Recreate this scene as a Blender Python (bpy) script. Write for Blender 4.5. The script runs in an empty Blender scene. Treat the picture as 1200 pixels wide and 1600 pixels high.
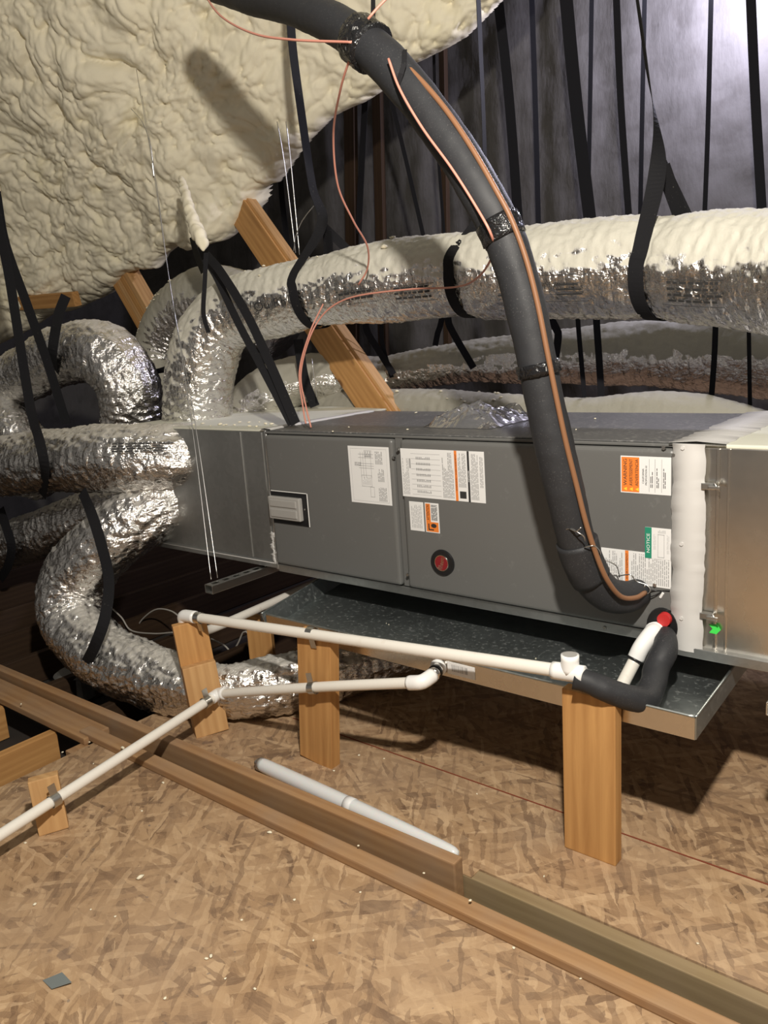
import bpy, bmesh, math, random
from mathutils import Vector, Matrix, noise
import numpy as np
random.seed(7)
S = bpy.context.scene
COL = S.collection
# ---------------------------------------------------------------- camera
W, H = 1200, 1600
CAM = Vector((0, 0, 1.315)); FPX = 1255.5
YAW, PITCH, ROLL = math.radians(-39.977), math.radians(12.353), math.radians(-3.981)
fwd = Vector((math.sin(YAW)*math.cos(PITCH), math.cos(YAW)*math.cos(PITCH), -math.sin(PITCH)))
r0 = Vector((math.cos(YAW), -math.sin(YAW), 0)); u0 = r0.cross(fwd)
rgt = r0*math.cos(ROLL) + u0*math.sin(ROLL); upv = -r0*math.sin(ROLL) + u0*math.cos(ROLL)
cd = bpy.data.cameras.new('camera'); cam = bpy.data.objects.new('camera', cd); COL.objects.link(cam)
cd.sensor_fit = 'VERTICAL'; cd.sensor_height = 36; cd.sensor_width = 27; cd.lens = 36*FPX/H
cd.clip_start = .02
M3 = Matrix((rgt, upv, -fwd)).transposed()
cam.matrix_world = Matrix.Translation(CAM) @ M3.to_4x4()
S.camera = cam
S.view_settings.view_transform = 'Standard'; S.view_settings.look = 'None'
S.view_settings.gamma = 1; S.view_settings.use_curve_mapping = False
S.view_settings.exposure = 0.0
# ---------------------------------------------------------------- world and lamps
wd = bpy.data.worlds.new('attic_ambient'); S.world = wd; wd.use_nodes = True
wd.node_tree.nodes['Background'].inputs[0].default_value = (1, .93, .84, 1)
wd.node_tree.nodes['Background'].inputs[1].default_value = .16
def lamp(name, loc, power, col, rad):
    l = bpy.data.lights.new(name, 'POINT'); l.energy = power; l.color = col; l.shadow_soft_size = rad
    o = bpy.data.objects.new(name, l); COL.objects.link(o); o.location = loc; return o
lamp('work_lamp_light', (-.10, .33, 2.28), 310, (1, .93, .83), .045)
lamp('far_lamp_light', (-1.21, 4.30, 2.88), 125, (.80, .78, 1.0), .06)

# ---------------------------------------------------------------- helpers
def ray(x, y): return (x-W/2)/FPX*rgt - (y-H/2)/FPX*upv + fwd
def at(x, y, Y=None, Z=None, X=None):
    v = ray(x, y)
    t = Y/v.y if Y is not None else ((Z-CAM.z)/v.z if Z is not None else X/v.x)
    return CAM + v*t
def pxr(p, rp): return rp*(p-CAM).dot(fwd)/FPX
def world(o):
    m = o.matrix_basis.copy()
    if o.parent: m = world(o.parent) @ o.matrix_parent_inverse @ m
    return m
def setparent(o, p):
    o.parent = p; o.matrix_parent_inverse = world(p).inverted()
def tag(o, label=None, cat=None, group=None, kind=None):
    if label: o['label'] = label
    if cat: o['category'] = cat
    if group: o['group'] = group
    if kind: o['kind'] = kind
    return o
def empty(name, loc, label=None, cat=None, group=None, kind=None):
    o = bpy.data.objects.new(name, None); COL.objects.link(o); o.location = loc; o.empty_display_size = .05
    return tag(o, label, cat, group, kind)
def mesh(name, V, Fc, mat, parent=None, smooth=False, center=True, mats=None, fm=None):
    V = [Vector(v) for v in V]
    c = Vector((0, 0, 0))
    if center and V:
        lo = Vector([min(v[i] for v in V) for i in range(3)]); hi = Vector([max(v[i] for v in V) for i in range(3)])
        c = (lo+hi)/2
    m = bpy.data.meshes.new(name)
    m.from_pydata([(v-c)[:] for v in V], [], Fc)
    for x in (mats or [mat]): m.materials.append(x)
    if fm: m.polygons.foreach_set('material_index', fm)
    if smooth: m.polygons.foreach_set('use_smooth', [True]*len(m.polygons))
    m.update()
    o = bpy.data.objects.new(name, m); COL.objects.link(o); o.location = c
    if parent: setparent(o, parent)
    return o
def bmobj(name, bm, mat, M=None, parent=None, smooth=False):
    m = bpy.data.meshes.new(name); bm.to_mesh(m); bm.free(); m.materials.append(mat)
    if smooth: m.polygons.foreach_set('use_smooth', [True]*len(m.polygons))
    o = bpy.data.objects.new(name, m); COL.objects.link(o)
    if M is not None: o.matrix_basis = M
    if parent: setparent(o, parent)
    return o
def boxbm(sx, sy, sz, bev=0, seg=2):
    bm = bmesh.new(); bmesh.ops.create_cube(bm, size=1)
    bmesh.ops.scale(bm, vec=(sx, sy, sz), verts=bm.verts)
    if bev: bmesh.ops.bevel(bm, geom=bm.edges[:], offset=bev, segments=seg, affect='EDGES', profile=.6)
    return bm
def box(name, lo, hi, mat, parent=None, bev=.002, seg=2):
    lo = Vector(lo); hi = Vector(hi); d = hi-lo
    return bmobj(name, boxbm(d.x, d.y, d.z, bev, seg), mat, Matrix.Translation((lo+hi)/2), parent)
def frame(d, up=(0, 0, 1)):
    x = Vector(d).normalized(); u = Vector(up); z = (u-u.dot(x)*x).normalized(); y = z.cross(x)
    return Matrix((x, y, z)).transposed().to_4x4()
def beam(name, p0, p1, w, h, mat, up=(0, 0, 1), parent=None, bev=.003, wob=0):
    """board whose local X runs along its length; h along up, w across"""
    p0 = Vector(p0); p1 = Vector(p1); d = p1-p0
    bm = boxbm(d.length, w, h, bev, 2)
    return bmobj(name, bm, mat, Matrix.Translation((p0+p1)/2) @ frame(d, up), parent)
def crom(P, step):
    P = [np.array(p, float) for p in P]
    P = [2*P[0]-P[1]] + P + [2*P[-1]-P[-2]]
    out = []
    for i in range(1, len(P)-2):
        a, b, c, d = P[i-1:i+3]
        n = max(2, int(np.linalg.norm((c-b)[:3])/step))
        for k in range(n):
            t = k/n
            out.append(.5*((2*b)+(-a+c)*t+(2*a-5*b+4*c-d)*t*t+(-a+3*b-3*c+d)*t**3))
    out.append(P[-2]); return out
class Sweep:
    def __init__(s, path, step=.01):
        q = crom(path, step)
        s.p = [Vector(a[:3]) for a in q]; s.r = [float(a[3]) for a in q]
        n = len(s.p); s.t = []
        for i in range(n): s.t.append((s.p[min(i+1, n-1)]-s.p[max(i-1, 0)]).normalized())
        up = Vector((0, 0, 1)) if abs(s.t[0].z) < .9 else Vector((0, -1, 0))
        nn = (up-up.dot(s.t[0])*s.t[0]).normalized(); s.n = []; s.b = []
        for i in range(n):
            nn = (nn-nn.dot(s.t[i])*s.t[i]).normalized(); s.n.append(nn); s.b.append(s.t[i].cross(nn))
        s.s = [0]
        for i in range(1, n): s.s.append(s.s[-1]+(s.p[i]-s.p[i-1]).length)
    def mesh(s, name, mat, nseg=16, parent=None, disp=None, cap=True, dr=0, i0=0, i1=None, smooth=True, sq=None):
        i1 = len(s.p) if i1 is None else i1
        V = []; Fc = []
        for i in range(i0, i1):
            for k in range(nseg):
                a = 2*math.pi*k/nseg; d = s.n[i]*math.cos(a)+s.b[i]*math.sin(a)
                r = s.r[i]+dr
                if disp: r += disp(i, a, s.p[i]+d*r, d)
                V.append(s.p[i]+d*r)
        m = i1-i0
        for i in range(m-1):
            for k in range(nseg):
                k2 = (k+1) % nseg
                Fc.append((i*nseg+k, (i+1)*nseg+k, (i+1)*nseg+k2, i*nseg+k2))
        if cap:
            Fc.append(tuple(range(nseg))); Fc.append(tuple(range((m-1)*nseg, m*nseg))[::-1])
        return mesh(name, V, Fc, mat, parent, smooth)
    def near(s, px, py):
        best = None
        for i, p in enumerate(s.p):
            d = p-CAM; z = d.dot(fwd); x = W/2+FPX*d.dot(rgt)/z; y = H/2-FPX*d.dot(upv)/z
            e = (x-px)**2+(y-py)**2
            if best is None or e < best[0]: best = (e, i)
        return best[1]
def pathpx(L, dflt=None):
    """(px, py, Y, radius_m)"""
    return [tuple(at(a[0], a[1], Y=a[2]))+((a[3] if len(a) > 3 else dflt),) for a in L]
def tube(name, pts, r, mat, parent=None, step=.015, nseg=8):
    return Sweep([tuple(p)+(r,) for p in pts], step).mesh(name, mat, nseg, parent)
def tubepx(name, L, r, mat, parent=None, step=.012, nseg=8):
    return tube(name, [at(a[0], a[1], Y=a[2]) for a in L], r, mat, parent, step, nseg)
def ribbon(name, pts, width, mat, facing=None, parent=None, twist=None, step=.02, th=.0018, wdirs=None):
    """flat strap with thickness; pts world; facing = normal of the flat side"""
    if wdirs: ext = [tuple(p)+tuple(w) for p, w in zip(pts, wdirs)]
    else:
        tw = twist or [0]*len(pts); ext = [tuple(p)+(t, 0, 0) for p, t in zip(pts, tw)]
    q = crom(ext, step); n = len(q); V = []; Fc = []
    P = [Vector(a[:3]) for a in q]
    fc = Vector(facing or (.55, -.8, .1)).normalized()
    for i in range(n):
        t = (P[min(i+1, n-1)]-P[max(i-1, 0)]).normalized()
        if wdirs:
            w = Vector(q[i][3:6]); w = (w-w.dot(t)*t).normalized()
        else:
            w = t.cross(fc)
            if w.length < 1e-3: w = t.orthogonal()
            w.normalize(); w = Matrix.Rotation(q[i][3], 3, t) @ w
        nn = t.cross(w)
        for a, b in ((-1, -1), (1, -1), (1, 1), (-1, 1)):
            V.append(P[i]+w*(a*width/2)+nn*(b*th/2))
    for i in range(n-1):
        for k in range(4):
            k2 = (k+1) % 4; Fc.append((i*4+k, (i+1)*4+k, (i+1)*4+k2, i*4+k2))
    Fc.append((0, 1, 2, 3)); Fc.append((4*n-1, 4*n-2, 4*n-3, 4*n-4))
    return mesh(name, V, Fc, mat, parent, False)
def strappx(name, L, width, mat, **k):
    return ribbon(name, [at(a[0], a[1], Y=a[2]) for a in L], width, mat, twist=[(a[3] if len(a) > 3 else 0) for a in L], **k)
# ---------------------------------------------------------------- materials
def mat(name, col=(.5, .5, .5), rough=.6, metal=0, spec=.5):
    m = bpy.data.materials.new(name); m.use_nodes = True
    b = m.node_tree.nodes['Principled BSDF']
    b.inputs['Base Color'].default_value = (*col, 1); b.inputs['Roughness'].default_value = rough
    b.inputs['Metallic'].default_value = metal; b.inputs['Specular IOR Level'].default_value = spec
    return m
class N:
    def __init__(s, m): s.t = m.node_tree; s.b = s.t.nodes['Principled BSDF']
    def new(s, ty, **k):
        n = s.t.nodes.new(ty)
        for a, v in k.items(): setattr(n, a, v)
        return n
    def link(s, a, b): s.t.links.new(a, b)
    def coord(s, scale=(1, 1, 1), rot=(0, 0, 0), out='Object', loc=(0, 0, 0), rnd=False):
        c = s.new('ShaderNodeTexCoord'); mp = s.new('ShaderNodeMapping')
        mp.inputs['Scale'].default_value = scale; mp.inputs['Rotation'].default_value = rot; mp.inputs['Location'].default_value = loc
        src = c.outputs[out]
        if rnd:
            oi = s.new('ShaderNodeObjectInfo'); mu = s.new('ShaderNodeVectorMath', operation='ADD'); sc = s.new('ShaderNodeMath', operation='MULTIPLY')
            sc.inputs[1].default_value = 37.0; s.link(oi.outputs['Random'], sc.inputs[0])
            s.link(src, mu.inputs[0]); s.link(sc.outputs[0], mu.inputs[1]); src = mu.outputs[0]
        s.link(src, mp.inputs['Vector']); return mp.outputs[0]
    def noise(s, vec, scale, detail=4, rough=.55, dist=0, out=0):
        n = s.new('ShaderNodeTexNoise'); n.inputs['Scale'].default_value = scale; n.inputs['Detail'].default_value = detail
        n.inputs['Roughness'].default_value = rough; n.inputs['Distortion'].default_value = dist
        if vec is not None: s.link(vec, n.inputs['Vector'])
        return n.outputs[out]
    def voro(s, vec, scale, feature='F1', rnd=1):
        n = s.new('ShaderNodeTexVoronoi', feature=feature); n.inputs['Scale'].default_value = scale
        n.inputs['Randomness'].default_value = rnd
        s.link(vec, n.inputs['Vector']); return n
    def ramp(s, fac, stops, interp='LINEAR'):
        n = s.new('ShaderNodeValToRGB'); e = n.color_ramp.elements; n.color_ramp.interpolation = interp
        while len(e) < len(stops): e.new(.5)
        for el, (p, c) in zip(e, stops):
            el.position = p; el.color = (*c, 1) if len(c) == 3 else c
        s.link(fac, n.inputs[0]); return n.outputs[0]
    def mix(s, fac, a, b, mode='MIX'):
        n = s.new('ShaderNodeMix', data_type='RGBA', blend_type=mode)
        for i, v in ((0, fac), (6, a), (7, b)):
            if isinstance(v, (int, float)): n.inputs[i].default_value = v
            elif isinstance(v, tuple): n.inputs[i].default_value = (*v, 1)
            else: s.link(v, n.inputs[i])
        return n.outputs[2]
    def math(s, op, a, b=0, clamp=False):
        n = s.new('ShaderNodeMath', operation=op, use_clamp=clamp)
        for i, v in ((0, a), (1, b)):
            if isinstance(v, (int, float)): n.inputs[i].default_value = v
            else: s.link(v, n.inputs[i])
        return n.outputs[0]
    def bump(s, h, strength=.3, dist=.002, prev=None):
        n = s.new('ShaderNodeBump'); n.inputs['Strength'].default_value = strength; n.inputs['Distance'].default_value = dist
        s.link(h, n.inputs['Height'])
        if prev is not None: s.link(prev, n.inputs['Normal'])
        return n.outputs[0]
    def col(s, c): s.link(c, s.b.inputs['Base Color'])
    def rough(s, c): s.link(c, s.b.inputs['Roughness'])
    def metal(s, c): s.link(c, s.b.inputs['Metallic'])
    def nrm(s, c): s.link(c, s.b.inputs['Normal'])
def sep(n, c):
    k = n.new('ShaderNodeSeparateColor'); n.link(c, k.inputs[0]); return k.outputs
BLK, WHT = (0, 0, 0), (1, 1, 1)
def make_osb():
    m = mat('oriented_strand_board', rough=.7, spec=.25); n = N(m)
    base = n.coord()
    wob = n.noise(base, 22, 4, .6, out=1)
    vm = n.new('ShaderNodeVectorMath', operation='SCALE'); vm.inputs['Scale'].default_value = .022; n.link(wob, vm.inputs[0])
    va = n.new('ShaderNodeVectorMath', operation='ADD'); n.link(base, va.inputs[0]); n.link(vm.outputs[0], va.inputs[1])
    tones = [(0, (.115, .066, .04)), (.16, (.225, .137, .077)), (.42, (.37, .235, .128)), (.72, (.455, .30, .168)), (1, (.59, .415, .25))]
    c = (.33, .215, .115); hsum = None
    for i, (ang, sx, sy, th, op) in enumerate(((.3, 7, 46, 0, .8), (1.9, 8, 52, .35, .6), (-.5, 9, 60, .4, .55), (1.1, 10, 70, .45, .5), (2.6, 7, 58, .5, .6), (.05, 6, 64, .55, .6), (.75, 9, 48, .62, .6), (-1.0, 11, 80, .6, .55))):
        mp = n.new('ShaderNodeMapping'); mp.vector_type = 'TEXTURE'
        mp.inputs['Rotation'].default_value = (0, 0, ang); mp.inputs['Scale'].default_value = (1/sx, 1/sy, 1); mp.inputs['Location'].default_value = (i*.37, i*.21, 0)
        n.link(va.outputs[0], mp.inputs[0])
        v = n.new('ShaderNodeTexVoronoi', feature='F1', voronoi_dimensions='2D'); v.inputs['Scale'].default_value = 1; n.link(mp.outputs[0], v.inputs['Vector'])
        s3 = sep(n, v.outputs['Color'])
        g2 = n.new('ShaderNodeMapping'); g2.inputs['Scale'].default_value = (.8, 6, 1); n.link(mp.outputs[0], g2.inputs[0])
        gr = n.noise(g2.outputs[0], 1.6, 4, .65)
        fac = n.math('ADD', s3[0], n.math('MULTIPLY', n.math('SUBTRACT', gr, .5), .75))
        tone = n.ramp(fac, tones)
        if th == 0: c = n.mix(op, c, tone)
        else: c = n.mix(n.math('MULTIPLY', n.math('GREATER_THAN', s3[1], th), op), c, tone)
        hsum = s3[2] if hsum is None else n.math('ADD', hsum, s3[2])
    # dusty bloom and ink-dark scuffs
    dust = n.ramp(n.noise(base, 2.3, 4), [(.42, BLK), (.7, WHT)])
    c = n.mix(n.math('MULTIPLY', dust, .35), c, (.42, .305, .21))
    sc = n.ramp(n.noise(base, 7, 5, .6), [(.66, BLK), (.70, WHT)]); c = n.mix(n.math('MULTIPLY', sc, .5), c, (.12, .085, .075))
    sp = n.ramp(n.noise(base, 38, 2), [(.74, BLK), (.76, WHT)]); c = n.mix(n.math('MULTIPLY', sp, .5), c, (.10, .10, .11))
    n.col(c); n.nrm(n.bump(hsum, .18, .0012)); return m
def make_pine(name, a, b, knots=.5, dirt=0):
    m = mat(name, rough=.62, spec=.3); n = N(m)
    v = n.coord((1.1, 16, 16), rnd=True)
    g = n.noise(v, 2.2, 5, .6, .6)
    v2 = n.coord((.35, 9, 9), rnd=True)
    w = n.new('ShaderNodeTexWave', wave_type='RINGS', rings_direction='X'); w.inputs['Scale'].default_value = 1.6; w.inputs['Distortion'].default_value = 5; w.inputs['Detail'].default_value = 3
    n.link(v2, w.inputs['Vector'])
    f = n.math('ADD', n.math('MULTIPLY', g, .75), n.math('MULTIPLY', w.outputs['Fac'], .16))
    c = n.ramp(f, [(.25, a), (.5, tuple((x+y)/2 for x, y in zip(a, b))), (.8, b)])
    kv = n.coord((3.2, 7.5, 7.5), rnd=True); k = n.voro(kv, 1.0)
    kr = n.ramp(k.outputs['Distance'], [(.05, WHT), (.11, BLK)])
    ks = sep(n, k.outputs['Color'])[0]
    km = n.math('MULTIPLY', kr, n.math('GREATER_THAN', ks, 1-knots))
    c = n.mix(n.math('MULTIPLY', km, .8), c, (.12, .045, .016))
    if dirt:
        dd = n.ramp(n.noise(n.coord(), 5, 5), [(.4, BLK), (.75, WHT)]); c = n.mix(n.math('MULTIPLY', dd, dirt), c, (.33, .25, .18))
    n.col(c); n.nrm(n.bump(g, .15, .001)); return m
def make_foil(name, over=.0, thresh=.2, soft=.35, grey=(.62, .60, .53), sparkle=1.0):
    """crinkled metallised film; cream spray-foam dust lies on faces turned upward"""
    m = mat(name, (.84, .82, .79), .18, 1); n = N(m)
    v = n.coord(out='Object')
    v = n.coord((1.7, .75, .75)); n1 = n.noise(v, 26, 5, .6, 1.2); n2 = n.noise(n.coord((30, 30, 60)), 1.7, 3, .6, .8)
    vor = n.voro(v, 17, 'DISTANCE_TO_EDGE'); 
    vor2 = n.voro(n.coord((1.3, .8, 1.2), (.3, .5, 0)), 34, 'DISTANCE_TO_EDGE')
    h = n.math('ADD', n.math('MULTIPLY', n1, .7), n.math('MULTIPLY', n2, .5))
    h = n.math('ADD', h, n.math('ADD', n.math('MULTIPLY', vor.outputs[0], 1.1), n.math('MULTIPLY', vor2.outputs[0], .6)))
    bp = n.bump(h, .7*sparkle, .012); bp0 = bp.node; bp = n.bump(n.noise(v, 110, 2), .1, .002, bp)
    n.nrm(bp)
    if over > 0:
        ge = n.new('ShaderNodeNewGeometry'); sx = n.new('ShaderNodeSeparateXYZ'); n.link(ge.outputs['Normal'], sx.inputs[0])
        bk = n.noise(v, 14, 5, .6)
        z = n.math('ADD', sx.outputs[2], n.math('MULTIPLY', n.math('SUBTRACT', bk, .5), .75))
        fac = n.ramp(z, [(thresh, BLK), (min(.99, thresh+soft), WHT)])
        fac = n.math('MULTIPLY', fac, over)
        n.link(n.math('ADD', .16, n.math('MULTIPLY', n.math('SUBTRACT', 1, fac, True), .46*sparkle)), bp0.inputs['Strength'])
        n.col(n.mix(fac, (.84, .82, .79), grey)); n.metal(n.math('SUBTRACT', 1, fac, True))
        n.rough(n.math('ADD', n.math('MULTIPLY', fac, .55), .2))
    return m
def make_foam():
    m = mat('spray_foam', (.78, .70, .47), .75, 0, .25); n = N(m)
    v = n.coord(); f = n.noise(v, 3.5, 4)
    c = n.ramp(f, [(.3, (.82, .76, .58)), (.55, (.87, .81, .63)), (.75, (.88, .81, .57))]); n.col(c)
    n.nrm(n.bump(n.noise(v, 60, 3), .25, .004)); return m
def make_galv(name, col, rough=.3, spangle=.06, metal=1, dust=0):
    m = mat(name, col, rough, metal); n = N(m); v = n.coord()
    k = n.voro(v, 55); t = sep(n, k.outputs['Color'])[0]
    sm = n.noise(v, 4, 4, .6)
    a = tuple(x*(1-spangle*2) for x in col); b = tuple(min(1, x*(1+spangle*2)) for x in col)
    c = n.mix(n.math('ADD', n.math('MULTIPLY', t, .4), n.math('MULTIPLY', sm, .6)), a, b)
    n.rough(n.math('ADD', n.math('MULTIPLY', sm, .22), rough-.1)); 
    if dust:
        d = n.ramp(n.noise(v, 60, 4, .7), [(.55, BLK), (.72, WHT)]); d = n.math('MULTIPLY', d, dust)
        c = n.mix(d, c, (.5, .48, .44)); n.metal(n.math('SUBTRACT', metal, d, True))
    n.col(c); n.nrm(n.bump(n.noise(v, 2.0, 1), .08, .02)); return m
def make_dusty(name, col, rough, dust, amt=.6, scale=90, spec=.4, th=.62):
    m = mat(name, col, rough, 0, spec); n = N(m); v = n.coord()
    d = n.ramp(n.noise(v, scale, 3, .7), [(th, BLK), (th+.1, WHT)])
    d2 = n.ramp(n.noise(v, 8, 3), [(.35, BLK), (.75, WHT)])
    n.col(n.mix(n.math('MULTIPLY', n.math('MULTIPLY', d, d2), amt), col, dust)); return m
OSB = make_osb()
PINE = make_pine('fresh_pine', (.60, .33, .12), (.36, .17, .055), .45)
PINE_LIGHT = make_pine('pale_pine', (.62, .38, .17), (.42, .22, .085), .3)
PINE_DIRTY = make_pine('trodden_pine', (.42, .25, .12), (.26, .135, .06), .35, .5)
PINE_OLD = make_pine('weathered_pine', (.32, .24, .13), (.22, .155, .08), .15, .3)
JOIST = make_pine('shade_darkened_joist', (.055, .032, .017), (.03, .016, .009), .2)  # joist wood with the shade around the plenum put into its colour
FOIL = make_foil('foil_jacket', .55, .62, .3)
FOIL_CREAM = make_foil('foil_jacket_oversprayed', 1.0, .06, .16, (.60, .58, .495))
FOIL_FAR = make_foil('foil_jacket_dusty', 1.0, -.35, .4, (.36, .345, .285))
FOAM = make_foam()
CAB = make_dusty('grey_enamel', (.135, .135, .13), .38, (.3, .3, .29), .25, 30)
CABTOP = make_dusty('grey_enamel_dusty', (.12, .12, .12), .4, (.42, .41, .38), .65, 70, th=.52)
GALV = make_galv('galvanised_plenum', (.46, .465, .455), .46)
GALV_PAN = make_galv('galvanised_pan', (.42, .46, .46), .44, .05, dust=.4)
GALV_BR = make_galv('galvanised_bright', (.66, .63, .58), .26, .03)
STEEL = mat('zinc_steel', (.62, .62, .60), .3, 1)
PVC = make_dusty('white_pvc', (.80, .77, .70), .35, (.6, .52, .42), .5, 20)
PVCW = mat('clean_white_pvc', (.86, .86, .84), .3)
RUB = make_dusty('black_foam_rubber', (.024, .025, .028), .6, (.16, .155, .15), .8, 260, th=.60)
TAPE = mat('black_vinyl_tape', (.012, .012, .013), .12)
_n = N(TAPE); _v = _n.coord(); _n.nrm(_n.bump(_n.noise(_v, 55, 3, .6, 1), .8, .01))
_n.col(_n.mix(_n.ramp(_n.noise(_n.coord((1, 1, .4)), 95, 2), [(.66, BLK), (.69, WHT)]), (.012, .012, .013), (.3, .3, .29)))
WEB = make_dusty('black_webbing', (.014, .014, .016), .8, (.4, .39, .34), .5, 120, th=.66, spec=.15)
WEBFAR = mat('black_webbing_far', (.014, .014, .017), .85, 0, .1)
COP = mat('brown_cable_jacket', (.24, .115, .055), .5)
PINK = mat('pink_wire_jacket', (.62, .27, .20), .45)
WIREW = mat('white_wire_jacket', (.5, .47, .42), .5)
GREYW = mat('grey_wire', (.35, .33, .31), .4, .6)
MASTIC = make_dusty('white_mastic_tape', (.60, .59, .57), .55, (.5, .49, .46), .4, 14)
CREAMTOP = make_dusty('cream_overspray', (.66, .66, .56), .7, (.12, .12, .11), .6, 26, th=.72)
LBL = mat('label_paper', (.78, .78, .77), .5); INK = mat('black_print', (.03, .03, .03), .6); INKG = mat('grey_print', (.36, .36, .36), .6)
ORG = mat('orange_print', (.80, .22, .035), .5); GRN = mat('green_print', (.02, .25, .15), .5); BLACK = mat('black_plastic', (.012, .012, .013), .35)
WPRT = mat('white_print', (.85, .85, .83), .5); YEL = mat('yellow_print', (.85, .6, .05), .5)
REDP = mat('red_plastic', (.55, .03, .03), .35); BADGE = mat('dark_red_badge', (.22, .015, .02), .3); CHROME = mat('chrome', (.8, .78, .75), .15, 1)
NEON = mat('fluorescent_green_sticker', (.06, .75, .10), .5)
WALLM = make_dusty('dark_sprayed_roof', (.095, .09, .086), .85, (.055, .05, .046), .7, 5, th=.45)
_n = N(WALLM); _n.nrm(_n.bump(_n.noise(_n.coord((1, 1, .35)), 7, 5), .5, .03))
DARKG = mat('dark_attic_bed', (.035, .028, .023), .95)
SEAM = mat('red_chalk', (.22, .05, .02), .8)
GREYS = mat('grey_tape_scrap', (.22, .25, .25), .45, .3)
TUBEP = mat('milky_plastic', (.72, .73, .73), .25)
TUBEP.node_tree.nodes['Principled BSDF'].inputs['Subsurface Weight'].default_value = .15
def make_clear(name, tint=.9):
    m = bpy.data.materials.new(name); m.use_nodes = True; t = m.node_tree; t.nodes.clear()
    o = t.nodes.new('ShaderNodeOutputMaterial'); mx = t.nodes.new('ShaderNodeMixShader'); tr = t.nodes.new('ShaderNodeBsdfTransparent'); gl = t.nodes.new('ShaderNodeBsdfGlossy')
    lw = t.nodes.new('ShaderNodeLayerWeight'); lw.inputs[0].default_value = .55
    tr.inputs[0].default_value = (tint, tint, tint, 1); gl.inputs['Roughness'].default_value = .12
    df = t.nodes.new('ShaderNodeBsdfDiffuse'); df.inputs[0].default_value = (.8, .8, .8, 1); m2 = t.nodes.new('ShaderNodeMixShader'); m2.inputs[0].default_value = .12
    t.links.new(tr.outputs[0], m2.inputs[1]); t.links.new(df.outputs[0], m2.inputs[2]); tr = m2
    t.links.new(lw.outputs['Facing'], mx.inputs[0]); t.links.new(tr.outputs[0], mx.inputs[1]); t.links.new(gl.outputs[0], mx.inputs[2]); t.links.new(mx.outputs[0], o.inputs[0]); return m
CLEAR = make_clear('clear_film', .86); SMOKE = make_clear('smoky_plastic', .75)
#==STRUCT==
# ---------------------------------------------------------------- setting: floor
def prism(name, poly, z0, z1, m, parent=None):
    n = len(poly); V = [(x, y, z0) for x, y in poly]+[(x, y, z1) for x, y in poly]
    Fc = [tuple(range(n))[::-1], tuple(range(n, 2*n))]+[(i, (i+1) % n, n+(i+1) % n, n+i) for i in range(n)]
    return mesh(name, V, Fc, m, parent)
floor = empty('floor', (-.5, 1.4, -.018), kind='structure')
prism('floor_panel', [(-2.462, -1.2), (1.6, -1.2), (1.6, 1.335), (-2.475, 1.335)], -.018, 0, OSB, floor)
prism('floor_panel', [(-2.48, 1.43), (-1.0, 1.43), (-1.0, 1.468), (1.6, 1.468), (1.6, 1.787), (-2.48, 1.797)], -.018, 0, OSB, floor)
prism('floor_panel', [(-2.48, 1.8005), (1.6, 1.7905), (1.6, 3.02), (-2.48, 3.02)], -.018, 0, OSB, floor)
prism('floor_panel', [(-2.48, 3.024), (1.6, 3.024), (1.6, 4.7), (-2.48, 4.7)], -.018, 0, OSB, floor)
prism('seam_line', [(-2.0, 1.797), (1.6, 1.7885), (1.6, 1.7925), (-2.0, 1.801)], -.004, .0006, SEAM, floor)
prism('attic_bed', [(-7, -1.2), (1.6, -1.2), (1.6, 4.9), (-7, 4.9)], -.2, -.165, DARKG, floor)
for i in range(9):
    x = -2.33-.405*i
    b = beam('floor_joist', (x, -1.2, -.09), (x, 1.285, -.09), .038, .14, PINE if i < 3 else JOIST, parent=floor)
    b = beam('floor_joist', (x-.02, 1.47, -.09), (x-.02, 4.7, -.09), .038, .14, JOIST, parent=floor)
# back wall: dark sprayed roof with vertical folds
def gridmesh(name, fn, nu, nv, m, **k):
    V = [fn(i/nu, j/nv) for j in range(nv+1) for i in range(nu+1)]
    Fc = [(j*(nu+1)+i, j*(nu+1)+i+1, (j+1)*(nu+1)+i+1, (j+1)*(nu+1)+i) for j in range(nv) for i in range(nu)]
    return mesh(name, V, Fc, m, smooth=True, **k)
def wallfn(u, v):
    x = -7+9*u; z = -.2+5.2*v
    y = 4.65+.05*noise.noise((x*2.2, z*.25, 1))+.03*noise.noise((x*6, z*.5, 4))+.015*noise.noise((x*9, z*8, 7))
    return (x, y, z)
tag(gridmesh('wall_back', wallfn, 260, 90, WALLM), kind='structure')
tag(gridmesh('wall_left', lambda u, v: (-6.9+.03*noise.noise((u*20, v*20, 0)), -1.2+6*u, -.2+5.2*v), 60, 60, WALLM), kind='structure')
# studs and rafters showing dark against the back wall
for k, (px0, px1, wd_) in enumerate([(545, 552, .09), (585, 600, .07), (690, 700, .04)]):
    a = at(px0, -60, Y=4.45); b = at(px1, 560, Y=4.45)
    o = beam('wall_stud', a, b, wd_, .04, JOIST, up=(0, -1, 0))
    tag(o, ['leftmost dark brown stud against the back wall, beside the foam edge', 'second dark brown stud from the foam edge on the back wall', 'thin dark stud on the back wall behind the black hose arch'][k], 'stud')
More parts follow.
